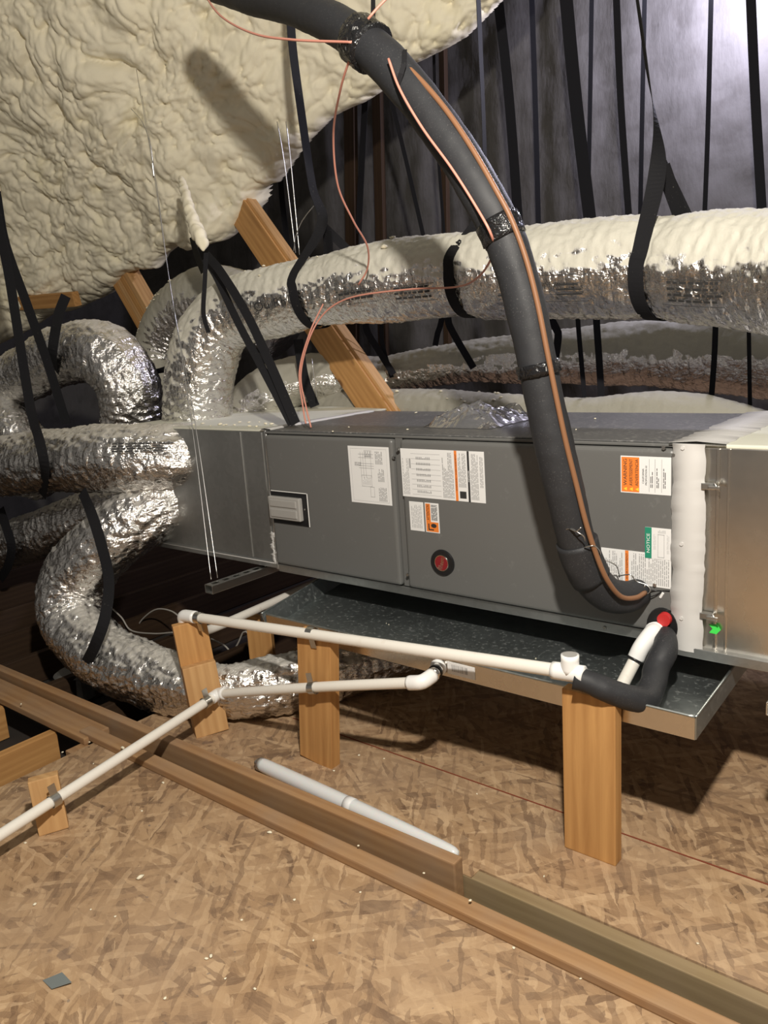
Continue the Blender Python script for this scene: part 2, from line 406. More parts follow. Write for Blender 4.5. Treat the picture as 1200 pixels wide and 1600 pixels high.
# ---------------------------------------------------------------- boards along the walkway
o = beam('edge_board', (-2.56, 1.314, .0125), (1.3, 1.314, .0125), .048, .025, PINE_DIRTY, bev=.005); tag(o, 'long flat timber batten edging the near chipboard floor', 'board')
o = beam('edge_board', (-4.6, 1.322, .004), (-2.50, 1.322, .004), .10, .026, PINE_DIRTY, bev=.004); tag(o, 'dusty flat plank bridging the open joists at the left edge', 'board')
for x in (-4.4, -2.75): pass
o = beam('upright_board', (-4.6, 1.407, -.040), (-1.02, 1.407, -.018), .036, .142, PINE_DIRTY, bev=.004); tag(o, 'long timber board standing on edge between the two chipboard floors', 'board')
o = beam('weathered_board', (-1.06, 1.447, -.073), (1.5, 1.447, -.073), .036, .142, PINE_OLD, bev=.003); tag(o, 'dull grey-brown board set on edge at the lower right', 'board')
o = beam('block', (-2.53, 1.25, -.026), (-2.44, 1.25, -.026), .07, .034, PINE_DIRTY); tag(o, 'small timber offcut at the corner of the near chipboard', 'wood block')
# ---------------------------------------------------------------- spray foam roof
def build_foam():
    A = at(0, 480, Y=2.65); B = at(760, 0, Y=3.35); Cc = at(0, 0, Y=2.3)
    nrm = (B-A).cross(Cc-A).normalized()
    if nrm.dot(CAM-A) < 0: nrm = -nrm
    e1 = Vector((0, 0, 1)).cross(nrm).normalized(); e2 = nrm.cross(e1)
    def onp(x, y):
        v = ray(x, y); t = (A-CAM).dot(nrm)/v.dot(nrm); q = CAM+v*t-A; return (q.dot(e1), q.dot(e2))
    edge = [(-420, 640), (-120, 560), (0, 535), (38, 520), (66, 503), (105, 496), (140, 480), (162, 468), (182, 452), (205, 424), (250, 412), (258, 395), (288, 372), (312, 376), (345, 364), (364, 362), (387, 345), (408, 318), (408, 296), (430, 287), (460, 243), (480, 218), (516, 182), (560, 165), (600, 141), (640, 103), (682, 82), (722, 60), (752, 30), (790, -10), (850, -80), (900, -260)]
    E2 = np.array([onp(*p) for p in edge])
    top = onp(850, -280); lft = onp(-420, -400)
    poly = np.vstack([E2, [[E2[-1, 0], max(E2[-1, 1], lft[1])]], [[E2[0, 0], max(E2[-1, 1], lft[1])]]])
    step = .0075
    x0, x1 = poly[:, 0].min(), poly[:, 0].max(); y0, y1 = poly[:, 1].min(), poly[:, 1].max()
    nx = int((x1-x0)/step)+1; ny = int((y1-y0)/step)+1
    X, Y = np.meshgrid(x0+np.arange(nx)*step, y0+np.arange(ny)*step)
    # inside test
    ins = np.zeros(X.shape, bool); n = len(poly)
    for i in range(n):
        a = poly[i]; b = poly[(i+1) % n]
        c = ((a[1] > Y) != (b[1] > Y)) & (X < (b[0]-a[0])*(Y-a[1])/(b[1]-a[1]+1e-12)+a[0]); ins ^= c
    D = np.full(X.shape, 9.)
    for i in range(len(E2)-1):
        a = E2[i]; b = E2[i+1]; d = b-a; t = np.clip(((X-a[0])*d[0]+(Y-a[1])*d[1])/(d@d), 0, 1)
        D = np.minimum(D, np.hypot(X-a[0]-t*d[0], Y-a[1]-t*d[1]))
    D = np.where(ins, D, -D)
    idx = -np.ones(X.shape, int); V = []
    ys, xs = np.where(D > -.02)
    def bub(x, y, z, k):
        f1 = noise.voronoi((x*k, y*k, z), distance_metric='DISTANCE_SQUARED')[0][0]
        return math.sqrt(max(0, 1-f1*1.25))
    for j, i in zip(ys, xs):
        x = X[j, i]; y = Y[j, i]; d = D[j, i]
        w = noise.noise_vector((x*2.5, y*2.5, 3))*.13
        px = x+w.x; py = y+w.y
        w2 = noise.noise_vector((x*9, y*9, 8))*.03; qx = px+w2.x; qy = py+w2.y
        h = .13*noise.noise((x*.9, y*.9, 9))+.05*noise.noise((x*2.6, y*2.6, 2))
        h += .07*abs(noise.noise((px*3.2, py*4.0, 0)))
        h += .042*bub(qx, qy*1.2, .3, 8.5)
        h += .032*bub(qx+w2.y*.5, qy*1.15, 4.3, 19)
        h += .013*bub(qx, qy, 9.3, 40)
        rr = .12; e = max(0, min(1, (d+.02)/rr)); back = -.20*(1-math.sqrt(max(0, 1-(1-e)**2)))
        idx[j, i] = len(V); V.append(A+e1*x+e2*y+nrm*(h+back))
    nf = len(V); Fc = []
    for j, i in zip(ys, xs):
        if j+1 < ny and i+1 < nx:
            q = (idx[j, i], idx[j, i+1], idx[j+1, i+1], idx[j+1, i])
            if min(q) >= 0: Fc.append(tuple(int(k) for k in q))
    o = mesh('ceiling', V, Fc, FOAM, smooth=True)
    tag(o, kind='structure'); return A, nrm, e1, e2
fA, fN, fE1, fE2 = build_foam()
def foampt(x, y, off=0):
    v = ray(x, y); t = (fA-CAM).dot(fN)/v.dot(fN); return CAM+v*t+fN*off
# ---------------------------------------------------------------- roof timbers
r = empty('roof_brace', at(590, 640, Y=2.74), 'diagonal timber brace running from the foam down behind the air handler', 'brace')
a = at(345, 285, Y=3.17); b = at(652, 735, Y=2.655)
dr = (b-a).normalized(); side = Vector((0, -1, 0)).cross(dr).normalized()
beam('plank', a-side*.0, b, .038, .15, PINE, up=side, parent=r)
a2 = a+side*(.072)+Vector((0, .03, 0)) if side.x > 0 else a-side*.072+Vector((0, .03, 0)); 
b2 = a2+(b-a)
beam('plank', a2+dr*.02, b2, .06, .034, PINE_LIGHT, up=side, parent=r)
r = empty('roof_brace', at(230, 510, Y=3.0), 'short built-up timber post end below the foam edge at left', 'brace')
a = at(180, 405, Y=3.0); b = at(246, 520, Y=3.0); dr = (b-a).normalized(); side = Vector((0, -1, 0)).cross(dr).normalized()
for k in range(4):
    off = side*(-.063+.042*k); beam('plank', a+off, b+off, .10, .040, (PINE, PINE_LIGHT)[k % 2], up=side, parent=r)
o = beam('purlin_board', at(-90, 482, Y=2.62), at(120, 467, Y=2.74), .05, .085, PINE, up=(0, -.2, 1)); tag(o, 'orange timber purlin half buried in the foam at the left edge', 'board')
# ---------------------------------------------------------------- posts
o = beam('support_post', (-.797, 1.679, 0), (-.795, 1.679, .442), .138, .037, PINE, up=(0, -1, 0)); tag(o, 'broad fresh timber post under the drain tee at right', 'post')
o = beam('support_post', (-1.712, 1.636, 0), (-1.662, 1.628, .442), .14, .04, PINE, up=(0, -1, 0)); tag(o, 'timber post at the middle carrying both white pipes', 'post')
fd = Vector((.47, .88, 0)).normalized(); nd = Vector((.88, -.47, 0)).normalized()
p0 = Vector((-2.154, 1.56, 0))-nd*.019; p1 = at(311, 1040, Y=1.555)-nd*.019
o = beam('support_block', p0, p1, .115, .037, PINE_LIGHT, up=nd); tag(o, 'short timber block fixed to the front of the left post', 'wood block')
q0 = p0-nd*.0385; q1 = at(299, 979, Y=1.55)-nd*.058
o = beam('support_post', q0, q1, .115, .037, PINE, up=nd); tag(o, 'leaning timber post at the left end of the white pipe', 'post')
o = beam('support_post', at(413, 1050, Z=0), at(404, 962, Y=2.02), .1, .04, PINE, up=(.5, -.8, 0)); tag(o, 'dim short post behind under the pan corner and rear pipe', 'post')
sb = Vector((-2.084, .93, 0)); o = beam('support_block', sb-nd*.019, sb-nd*.019+Vector((-.012, 0, .165)), .08, .037, PINE_LIGHT, up=nd); tag(o, 'small timber block holding the pipe on the near floor', 'wood block')
# ---------------------------------------------------------------- air handler
XL, XR, ZB, ZT, YF, YB = -2.21, -.70, .472, 1.008, 1.99, 2.60
ah = empty('air_handler', ((XL+XR)/2, (YF+YB)/2, ZB), 'grey horizontal air handler unit with two front doors and stickers', 'air handler')
box('cabinet', (XL, YF+.012, ZB), (XR, YB, ZT-.003), CAB, ah, .004)
box('top_panel', (XL+.002, YF+.002, ZT-.004), (XR-.002, YB, ZT), CABTOP, ah, .0015)
box('bottom_rail', (XL, YF+.001, ZB-.004), (XR, YF+.02, ZB+.026), GALV, ah, .003)
DX0, DX1, EX0 = XL+.012, -1.602, -1.572
dl = box('door', (DX0, YF-.018, ZB+.032), (DX1, YF+.02, ZT-.016), CAB, ah, .015, 5)
dr_ = box('door', (EX0, YF-.018, ZB+.032), (XR-.004, YF+.02, ZT-.016), CAB, ah, .015, 5)
box('centre_mullion', (DX1+.001, YF-.002, ZB+.03), (EX0-.001, YF+.02, ZT-.012), CAB, ah, .002)
box('top_lip', (XL+.003, YF-.004, ZT-.013), (XR-.002, YF+.02, ZT-.0045), CAB, ah, .003)
FY = YF-.018
def screw(p, parent, r=.006):
    bm = bmesh.new(); bmesh.ops.create_cone(bm, cap_ends=True, segments=6, radius1=r, radius2=r*.85, depth=.006)
    return bmobj('screw', bm, STEEL, Matrix.Translation(p) @ Matrix.Rotation(math.pi/2, 4, 'X'), parent)
for px, py in ((615, 715), (637, 898), (1037, 700), (1053, 711), (1023, 914), (622, 702), (945, 981)): screw(at(px, py, Y=FY-.002), ah)
_fc = {}
def textgeo(body):
    if body in _fc: return _fc[body]
    c = bpy.data.curves.new('t', 'FONT'); c.body = body; c.resolution_u = 3
    o = bpy.data.objects.new('t', c); COL.objects.link(o); dg = bpy.context.evaluated_depsgraph_get()
    me = bpy.data.meshes.new_from_object(o.evaluated_get(dg)); V = [v.co.copy() for v in me.vertices]; Fc = [tuple(p.vertices) for p in me.polygons]
    bpy.data.objects.remove(o); bpy.data.curves.remove(c); bpy.data.meshes.remove(me)
    x0 = min(v.x for v in V); x1 = max(v.x for v in V); y0 = min(v.y for v in V); y1 = max(v.y for v in V)
    V = [((v.x-x0)/(x1-x0), (v.y-y0)/(y1-y0)) for v in V]; _fc[body] = (V, Fc); return _fc[body]
class Print:
    """flat ink on a face with normal -Y at depth y; collects quads and letters"""
    def __init__(s, y): s.y = y; s.V = []; s.F = []
    def quad(s, x0, z0, x1, z1):
        n = len(s.V); s.V += [(x0, s.y, z0), (x1, s.y, z0), (x1, s.y, z1), (x0, s.y, z1)]; s.F.append((n, n+1, n+2, n+3))
    def rect(s, x0, z0, x1, z1, t=.0012):
        s.quad(x0, z0, x1, z0+t); s.quad(x0, z1-t, x1, z1); s.quad(x0, z0, x0+t, z1); s.quad(x1-t, z0, x1, z1)
    def text(s, body, x0, z0, x1, z1, rot=True):
        """fills the box; rot: reads upward"""
        V, Fc = textgeo(body); n = len(s.V)
        for u, v in V: s.V.append((x1-(x1-x0)*v, s.y, z0+(z1-z0)*u) if rot else (x0+(x1-x0)*u, s.y, z0+(z1-z0)*v))
        s.F += [tuple(n+i for i in f) for f in Fc]
    def para(s, x0, z0, x1, z1, nl, fill=.55, rnd=True):
        """columns of small type reading upward: thin broken upright lines"""
        w = (x1-x0)/nl
        for i in range(nl):
            z = z0; xa = x0+w*(i+.5-fill/2)
            end = z1 if random.random() > .25 else z0+(z1-z0)*random.uniform(.5, .95)
            while z < end:
                l = random.uniform(.006, .02); s.quad(xa, z, xa+w*fill, min(end, z+l)); z += l+.0025
    def build(s, name, m, parent): return tag(mesh(name, s.V, s.F, m, parent), kind='stuff') if s.V else None
def rectpx(p0, p1, Y=FY):
    a = at(*p0, Y=Y); b = at(*p1, Y=Y); return min(a.x, b.x), min(a.z, b.z), max(a.x, b.x), max(a.z, b.z)
def label(name, x0, z0, x1, z1, txt, y=FY, m=None):
    o = box(name, (x0, y-.0008, z0), (x1, y+.0005, z1), m or LBL, ah, .0003, 1); o['label'] = txt; return o
PY = FY-.0011
# wiring diagram sticker
x0, z0, x1, z1 = rectpx((550, 784), (607, 699))
l = label('sticker', x0, z0, x1, z1, 'tall white wiring diagram sticker on the left door'); w_ = x1-x0; h_ = z1-z0
P = Print(PY); X = lambda u: x0+w_*u; Zf = lambda v: z0+h_*v
P.rect(X(.06), Zf(.04), X(.94), Zf(.96), .0006)
for u in (.3, .36, .42, .55): P.quad(X(u), Zf(.45), X(u)+.0012, Zf(.9))
for v in (.62, .66, .7, .8, .86): P.quad(X(.25), Zf(v), X(.62), Zf(v)+.0012)
P.rect(X(.4), Zf(.82), X(.58), Zf(.93)); P.rect(X(.15), Zf(.66), X(.3), Zf(.72)); P.rect(X(.3), Zf(.3), X(.55), Zf(.5)); P.rect(X(.5), Zf(.12), X(.6), Zf(.3))
P.para(X(.42), Zf(.82), X(.56), Zf(.92), 5); P.para(X(.16), Zf(.665), X(.29), Zf(.715), 6)
P.para(X(.7), Zf(.06), X(.9), Zf(.3), 6); P.para(X(.66), Zf(.7), X(.84), Zf(.92), 5); P.para(X(.7), Zf(.4), X(.86), Zf(.62), 5); P.para(X(.32), Zf(.33), X(.53), Zf(.47), 6, .25)
P.build('print', INKG, l)
# rating plate
x0, z0, x1, z1 = rectpx((630, 775), (756, 706))
l = label('sticker', x0, z0, x1, z1, 'wide white rating plate with orange and black bands'); w_ = x1-x0; h_ = z1-z0
P = Print(PY); P.para(X(.015), Zf(.05), X(.10), Zf(.8), 5, .4); P.quad(X(.105), Zf(.6), X(.125), Zf(.8))
for k in range(7): P.para(X(.19), Zf(.1+.115*k), X(.37), Zf(.13+.115*k+.02), 9, .6)
for k in range(9): P.quad(X(.13), Zf(.06+.105*k), X(.49), Zf(.06+.105*k)+.0008)
P.para(X(.51), Zf(.04), X(.645), Zf(.95), 8); P.para(X(.70), Zf(.28), X(.79), Zf(.95), 6); P.para(X(.84), Zf(.05), X(.93), Zf(.95), 7); P.para(X(.945), Zf(.3), X(.985), Zf(.9), 3)
P.build('print', INKG, l)
P = Print(PY-.0002); P.quad(X(.66), Zf(0), X(.69), Zf(1)); P.build('orange_band', ORG, l)
P = Print(PY-.0002); P.quad(X(.808), Zf(0), X(.832), Zf(1)); P.quad(X(.71), Zf(.06), X(.785), Zf(.2)); P.build('black_band', INK, l)
P = Print(PY-.0004); P.text('WARNING / AVERTISSEMENT', X(.667), Zf(.2), X(.684), Zf(.93)); P.build('lettering', INK, l)
P = Print(PY-.0004); P.text('INSTALLER', X(.813), Zf(.4), X(.827), Zf(.62)); P.build('white_lettering', WPRT, l)
# two small stickers
x0, z0, x1, z1 = rectpx((642, 828), (661, 785))
l = label('sticker', x0, z0, x1, z1, 'small plain white sticker left of the orange one'); w_ = x1-x0; h_ = z1-z0
P = Print(PY); P.para(X(.12), Zf(.1), X(.88), Zf(.9), 7, .35); P.build('print', INKG, l)
x0, z0, x1, z1 = rectpx((666, 831), (685, 787))
l = label('sticker', x0, z0, x1, z1, 'small orange and white caution sticker'); w_ = x1-x0; h_ = z1-z0
P = Print(PY); P.quad(X(.06), Zf(.03), X(.4), Zf(.97)); P.quad(X(.4), Zf(.03), X(.94), Zf(.36)); P.build('orange_field', ORG, l)
P = Print(PY-.0003); P.text('ATTENTION', X(.12), Zf(.42), X(.32), Zf(.93)); P.para(X(.46), Zf(.42), X(.9), Zf(.94), 6, .55)
n_ = len(P.V); cx, cz = X(.6), Zf(.24); P.V += [(cx+.011*math.cos(t/10*math.tau), P.y, cz+.007*math.sin(t/10*math.tau)) for t in range(10)]; P.F.append(tuple(range(n_, n_+10)))
P.quad(X(.2), Zf(.08), X(.28), Zf(.3)); P.quad(X(.28), Zf(.08), X(.6), Zf(.12)); P.build('lettering', INK, l)
# warning label
x0, z0, x1, z1 = rectpx((970, 769), (1049, 715))
l = label('sticker', x0, z0, x1, z1, 'white sticker with orange field reading WARNING'); w_ = x1-x0; h_ = z1-z0
P = Print(PY); P.quad(X(.02), Zf(.03), X(.38), Zf(.97)); P.build('orange_field', ORG, l)
P = Print(PY-.0003); P.text('WARNING', X(.06), Zf(.2), X(.13), Zf(.92)); P.text('AVERTISSEMENT', X(.18), Zf(.2), X(.245), Zf(.92)); P.text('ADVERTENCIA', X(.30), Zf(.2), X(.36), Zf(.92))
P.text('CALIFORNIA', X(.44), Zf(.28), X(.475), Zf(.68)); P.text('PROPOSITION 65', X(.50), Zf(.24), X(.535), Zf(.76))
for k, u in enumerate((.60, .63, .72, .75, .85, .88)): P.para(X(u), Zf(.18), X(u+.02), Zf(.7-.1*(k % 2)), 1, .7)
for u in (.575, .69, .82): P.quad(X(u), Zf(.06), X(u)+.0006, Zf(.94))
P.build('lettering', INK, l)
P = Print(PY-.0003)
for u in (.06, .18, .30):
    n_ = len(P.V); P.V += [(X(u+.07), P.y, Zf(.06)), (X(u+.07), P.y, Zf(.16)), (X(u), P.y, Zf(.11))]; P.F.append((0+n_, 1+n_, 2+n_))
P.build('warning_triangles', YEL, l)
# long info label and notice label
x0, z0, x1, z1 = rectpx((940, 905), (1049, 868))
l = label('sticker', x0, z0, x1, z1, 'wide white instruction sticker with a narrow orange stripe'); w_ = x1-x0; h_ = z1-z0
P = Print(PY); P.para(X(.06), Zf(.06), X(.32), Zf(.94), 10, .45); P.para(X(.44), Zf(.06), X(.98), Zf(.94), 20, .45); P.build('print', INKG, l)
P = Print(PY-.0002); P.quad(X(.355), Zf(0), X(.405), Zf(1)); P.build('orange_band', ORG, l)
P = Print(PY-.0004); P.text('AVERTISSEMENT', X(.365), Zf(.12), X(.395), Zf(.92)); P.build('lettering', INK, l)
x0, z0, x1, z1 = rectpx((1008, 871), (1049, 827))
l = label('sticker', x0, z0, x1, z1, 'white sticker with green band reading NOTICE', y=FY-.0006); w_ = x1-x0; h_ = z1-z0
P = Print(PY-.0007); P.quad(X(0), Zf(0), X(.26), Zf(1)); P.build('green_band', GRN, l)
P = Print(PY-.001); P.text('NOTICE', X(.07), Zf(.18), X(.19), Zf(.8)); P.build('white_lettering', WPRT, l)
P = Print(PY-.0009); P.rect(X(.5), Zf(.06), X(.75), Zf(.8), .001); P.para(X(.33), Zf(.3), X(.43), Zf(.8), 3, .3); P.para(X(.84), Zf(.2), X(.94), Zf(.8), 3, .3); P.para(X(.5), Zf(.84), X(.8), Zf(.94), 6, .4); P.build('print', INKG, l)
# badge
c = at(692, 879, Y=FY)
def disc(name, c, rx, rz, d, m, parent, seg=40, bev=.002):
    bm = bmesh.new(); bmesh.ops.create_cone(bm, cap_ends=True, segments=seg, radius1=1, radius2=.94, depth=d)
    bmesh.ops.scale(bm, vec=(rx, rz, 1), verts=bm.verts)
    return bmobj(name, bm, m, Matrix.Translation(c) @ Matrix.Rotation(math.pi/2, 4, 'X'), parent)
bz = disc('badge', c+Vector((0, -.002, 0)), .045, .043, .008, BLACK, ah); bz['label'] = 'round black badge with a dark red centre'
disc('badge_rim', c+Vector((0, -.004, 0)), .0275, .0275, .009, CHROME, bz)
disc('badge_centre', c+Vector((0, -.0048, 0)), .0250, .0250, .009, BADGE, bz)
V, Fc = textgeo('Rheem'); LX = Vector((.28, 0, .96)).normalized(); LU = Vector((-.96, 0, .28)).normalized()
mesh('lettering', [c+Vector((0, -.0097, 0))+LX*(.042*(u-.5))+LU*(.017*(v-.5)) for u, v in V], Fc, CHROME, bz)
# breaker window on left door
x0, z0, x1, z1 = rectpx((429, 816), (480, 772))
bk = box('breaker_plate', (x0, FY-.003, z0), (x1, FY+.001, z1), BLACK, ah, .001)
mesh('plate_edge', [(x1-.001, FY-.0032, z0), (x1+.004, FY-.0032, z0), (x1+.004, FY-.0032, z1+.003), (x1-.001, FY-.0032, z1+.003), (x0, FY-.0032, z1), (x1, FY-.0032, z1), (x1+.004, FY-.0032, z1+.003), (x0, FY-.0032, z1+.003)], [(0, 1, 2, 3), (4, 5, 6, 7)], WPRT, bk)
x0, z0, x1, z1 = rectpx((428, 808), (473, 778))
SMK = mat('frosted_plastic', (.36, .35, .33), .25)
cv = box('breaker_cover', (x0, FY-.022, z0), (x1, FY-.002, z1), SMK, bk, .006, 3)
box('cover_ridge', (x0+.012, FY-.026, (z0+z1)/2+.006), (x1-.014, FY-.018, z1-.010), SMK, bk, .003, 2)
box('cover_ridge', (x0+.012, FY-.026, z0+.010), (x1-.014, FY-.018, (z0+z1)/2-.002), SMK, bk, .003, 2)
screw(at(477, 796, Y=FY-.003), bk, .004)
# drain outlet plate
c = at(1036, 975, Y=FY)
pl_ = disc('drain_plate', c+Vector((0, -.003, -.004)), .043, .05, .012, BLACK, ah, 24)
disc('red_plug', at(1039, 967, Y=FY-.012), .018, .019, .022, REDP, pl_, 20)
# grommet
gr_ = disc('grommet', at(985, 930, Y=FY-.002), .045, .04, .02, RUB, ah, 24)
# ---------------------------------------------------------------- sheet metal plenums
spn = empty('supply_plenum', (-2.7, 2.3, .48), 'dull galvanised sheet metal plenum left of the air handler', 'plenum')
box('body', (-3.16, 2.0, .50), (XL-.004, 2.78, 1.0), GALV, spn, .003)
box('bottom_flange', (-3.16, 1.992, .478), (XL-.004, 2.04, .502), GALV, spn, .002)
box('overspray_layer', (-3.16, 2.002, .9995), (XL-.006, 2.78, 1.006), CREAMTOP, spn, .003)
a = at(376, 690, Y=1.999); box('seam', (a.x-.003, 1.996, .505), (a.x+.003, 2.001, .995), GALV, spn, .001)
a = at(398, 690, Y=1.999); box('seam', (XL-.035, 1.9965, .505), (XL-.030, 2.001, .995), GALV, spn, .001)
def ragged(name, x0, x1, ya, z0, z1, m, parent, amp=.008, horiz=False, axis='front', th=.0025, n=60):
    """brushed-on tape strip with uneven edges"""
    V = []; Fc = []
    for i in range(n+1):
        t = i/n; z = z0+(z1-z0)*t
        ea = amp*noise.noise((t*9, x0*7, 1))+amp*.5*noise.noise((t*30, x0, 2)); eb = amp*noise.noise((t*9, x1*7, 5))+amp*.5*noise.noise((t*30, x1, 8))
        for k, x in enumerate((x0+ea, (x0+x1)/2, x1+eb)):
            V.append((x, ya-(th if k == 1 else 0), z) if axis == 'front' else (x, z, ya+(th if k == 1 else 0)))
        for k, x in enumerate((x0+ea, (x0+x1)/2, x1+eb)):
            V.append((x, ya+.004, z) if axis == 'front' else (x, z, ya-.004))
    for i in range(n):
        b = i*6
        for k in (0, 1): Fc.append((b+k, b+k+1, b+7+k, b+6+k)); Fc.append((b+3+k, b+9+k, b+10+k, b+4+k))
        Fc.append((b, b+6, b+9, b+3)); Fc.append((b+2, b+5, b+11, b+8))
    return mesh(name, V, Fc, m, parent, True)
ragged('joint_sealant', XL-.016, XL+.0, 1.992, .476, 1.004, GALV, spn, .008)
ragged('joint_sealant', XL-.03, XL-.004, 1.991, .50, .62, MASTIC, spn, .016)
ragged('joint_sealant', -2.95, XL, 1.9905, .496, .500, MASTIC, spn, .001)
ragged('joint_sealant', XL-.03, XL+.03, 1.011, 1.99, 2.58, MASTIC, spn, .012, axis='top')
rpn = empty('return_plenum', (0, 2.3, .47), 'bright galvanised return duct box at the right edge', 'plenum')
box('body', (-.645, 1.985, .478), (1.2, 2.66, .997), GALV_BR, rpn, .003)
box('collar', (-.70, 1.978, .462), (-.64, 2.64, 1.0), GALV, rpn, .002)
box('bottom_flange', (-.69, 1.965, .455), (1.2, 2.0, .482), GALV, rpn, .002)
box('overspray_layer', (-.64, 1.99, .9965), (1.2, 2.66, 1.005), CREAMTOP, rpn, .003)
box('standing_seam', (-.606, 1.979, .482), (-.598, 1.988, .996), GALV_BR, rpn, .0015)
box('drive_cleat', (-.58, 1.981, .482), (-.574, 1.987, .996), GALV_BR, rpn, .001)
ragged('sealing_tape', -.708, -.627, 1.968, .470, 1.007, MASTIC, rpn, .006, th=.006)
ragged('sealing_tape', -.722, -.585, 1.0075, 1.979, 2.64, MASTIC, rpn, .012, axis='top', th=.005)
def latch(px, py):
    c = at(px, py, Y=1.968); b = box('latch', c-Vector((.022, .006, .008)), c+Vector((.010, .012, .008)), STEEL, rpn, .002)
    box('latch_lever', c+Vector((-.004, -.014, -.005)), c+Vector((.024, -.006, .004)), STEEL, b, .002)
    tube('latch_pin', [c+Vector((.010, -.012, .010)), c+Vector((.024, -.01, -.008))], .0022, STEEL, b)
latch(1111, 760); latch(1108, 963)
c = at(1117, 983, Y=1.9765); mesh('sticker', [c+Vector((x, 0, z)) for x, z in ((-.016, .010), (.006, .012), (.014, .0), (.004, -.013), (-.014, -.012), (-.006, 0))]+[c+Vector((x, .0012, z)) for x, z in ((-.016, .010), (.006, .012), (.014, .0), (.004, -.013), (-.014, -.012), (-.006, 0))], [(0, 5, 4, 3, 2, 1), (6, 7, 8, 9, 10, 11)]+[(i, (i+1) % 6, 6+(i+1) % 6, 6+i) for i in range(6)], NEON, rpn)['label'] = 'bright green arrow sticker'
for px, py in ((1067, 700), (1065, 850), (1065, 966)): screw(at(px, py, Y=1.964), rpn, .006).data.materials[0] = MASTIC
# ---------------------------------------------------------------- drain pan
def build_pan():
    pan = empty('drain_pan', (-1.25, 2.1, .37), 'shallow galvanised drain pan under the air handler', 'drain pan')
    q = [(-1.975, 1.705), (-.556, 1.705), (-.585, 2.62), (-2.2, 2.62)]; zr, zb = .428, .372; t = .003
    prism('pan_floor', q, zb-.002, zb+.001, GALV_PAN, pan)
    for i in range(4):
        a = Vector(q[i]+(0,)); b = Vector(q[(i+1) % 4]+(0,)); d = (b-a).normalized(); nn = Vector((d.y, -d.x, 0))
        fl = .02 if i == 3 else .0
        V = []
        for (p, e) in ((a, -1), (b, 1)):
            pp = p; o_ = nn*fl
            V += [pp+Vector((0, 0, zb)), pp+nn*t+Vector((0, 0, zb)), pp+o_+nn*t+Vector((0, 0, zr)), pp+o_+Vector((0, 0, zr))]
        Fc = [(0, 1, 2, 3), (7, 6, 5, 4), (0, 4, 5, 1), (1, 5, 6, 2), (2, 6, 7, 3), (3, 7, 4, 0)]
        mesh('pan_wall', V, Fc, GALV_BR if i == 0 else GALV_PAN, pan)
        tube('rolled_rim', [a+nn*(fl+.001)+Vector((0, 0, zr)), b+nn*(fl+.001)+Vector((0, 0, zr))], .0035, GALV_PAN, pan)
    c = at(720, 1048, Y=1.7); l = box('sticker', (c.x-.045, 1.7, c.z-.018), (c.x+.045, 1.7018, c.z+.018), LBL, pan, .0003, 1); l['label'] = 'white bar code sticker on the pan front'
    P = Print(1.6995)
    xx = c.x-.03
    while xx < c.x+.02: ww = random.choice((.001, .002, .003)); P.quad(xx, c.z-.008, xx+ww, c.z+.012); xx += ww+random.choice((.001, .002))
    P.build('print', INKG, l)
    return pan
build_pan()
o = beam('pan_bearer', (-1.9, 2.4, .35), (-.62, 2.4, .35), .038, .04, PINE, up=(0, 0, 1)); tag(o, 'timber bearer in shade under the drain pan', 'board')
for x in (-1.15,):
    o = beam('support_post', (x, 2.4, 0), (x, 2.4, .33), .038, .089, PINE, up=(1, 0, 0)); tag(o, 'short timber post in deep shade under the drain pan', 'post')
#==OBJ==
# ---------------------------------------------------------------- flexible ducts
def ductdisp(sw, amp=1, seed=0, foldf=1):
    S_ = sw.s
    def f(i, a, p, d):
        s_ = S_[i]; ca, sa = math.cos(a)*1.3, math.sin(a)*1.3
        h = .010*noise.noise((s_*5, ca*1.2, sa*1.2+seed))
        wq = noise.noise((s_*9, ca*3, sa*3+seed*2))*1.1
        h -= .011*abs(noise.noise((s_*18*foldf+wq, ca*2.2, sa*2.2+seed*3)))
        h -= .008*abs(noise.noise((s_*38*foldf+wq*2, ca*4.5+5, sa*4.5+seed)))
        h -= .005*abs(noise.noise((s_*60, ca*10+wq, sa*10+seed)))
        h += .0015*math.sin(s_*2*math.pi/.045)
        return h*amp
    return f
DUCT = {}
def duct(key, path, m, label, amp=1, nseg=104, step=.0065, group='flexible ducts', foldf=1):
    sw = Sweep(path, step); o = sw.mesh('flexible_duct', m, nseg, None, ductdisp(sw, amp, len(DUCT)*3.3, foldf)); DUCT[key] = sw
    tag(o, label, 'duct', group); sw.o = o; return o
def ZP(x, y, Z, r): return tuple(at(x, y, Z=Z))+(r,)
duct('top', pathpx([(1330, 432, 2.3, .168), (1200, 424, 2.4, .164), (1100, 420, 2.45, .163), (1040, 419, 2.48, .150), (985, 419, 2.49, .158), (880, 423, 2.5, .157), (780, 428, 2.5, .157), (738, 429, 2.5, .146), (690, 432, 2.5, .153), (590, 442, 2.48, .152), (505, 455, 2.45, .140), (440, 468, 2.42, .148), (385, 482, 2.40, .15), (345, 505, 2.36, .148), (322, 548, 2.33, .158), (312, 600, 2.32, .16), (308, 690, 2.32, .16)]), FOIL_CREAM, 'largest flexible duct slung above the air handler, cream overspray on top', .75, 120)
duct('arch', pathpx([(205, 700, 2.3, .16), (205, 645, 2.3, .16), (197, 592, 2.28, .16), (160, 553, 2.25, .16), (105, 553, 2.22, .155), (50, 580, 2.2, .15), (-30, 620, 2.2, .15), (-120, 640, 2.2, .15)]), FOIL, 'silver flexible duct arching up out of the plenum at left', 1.2)
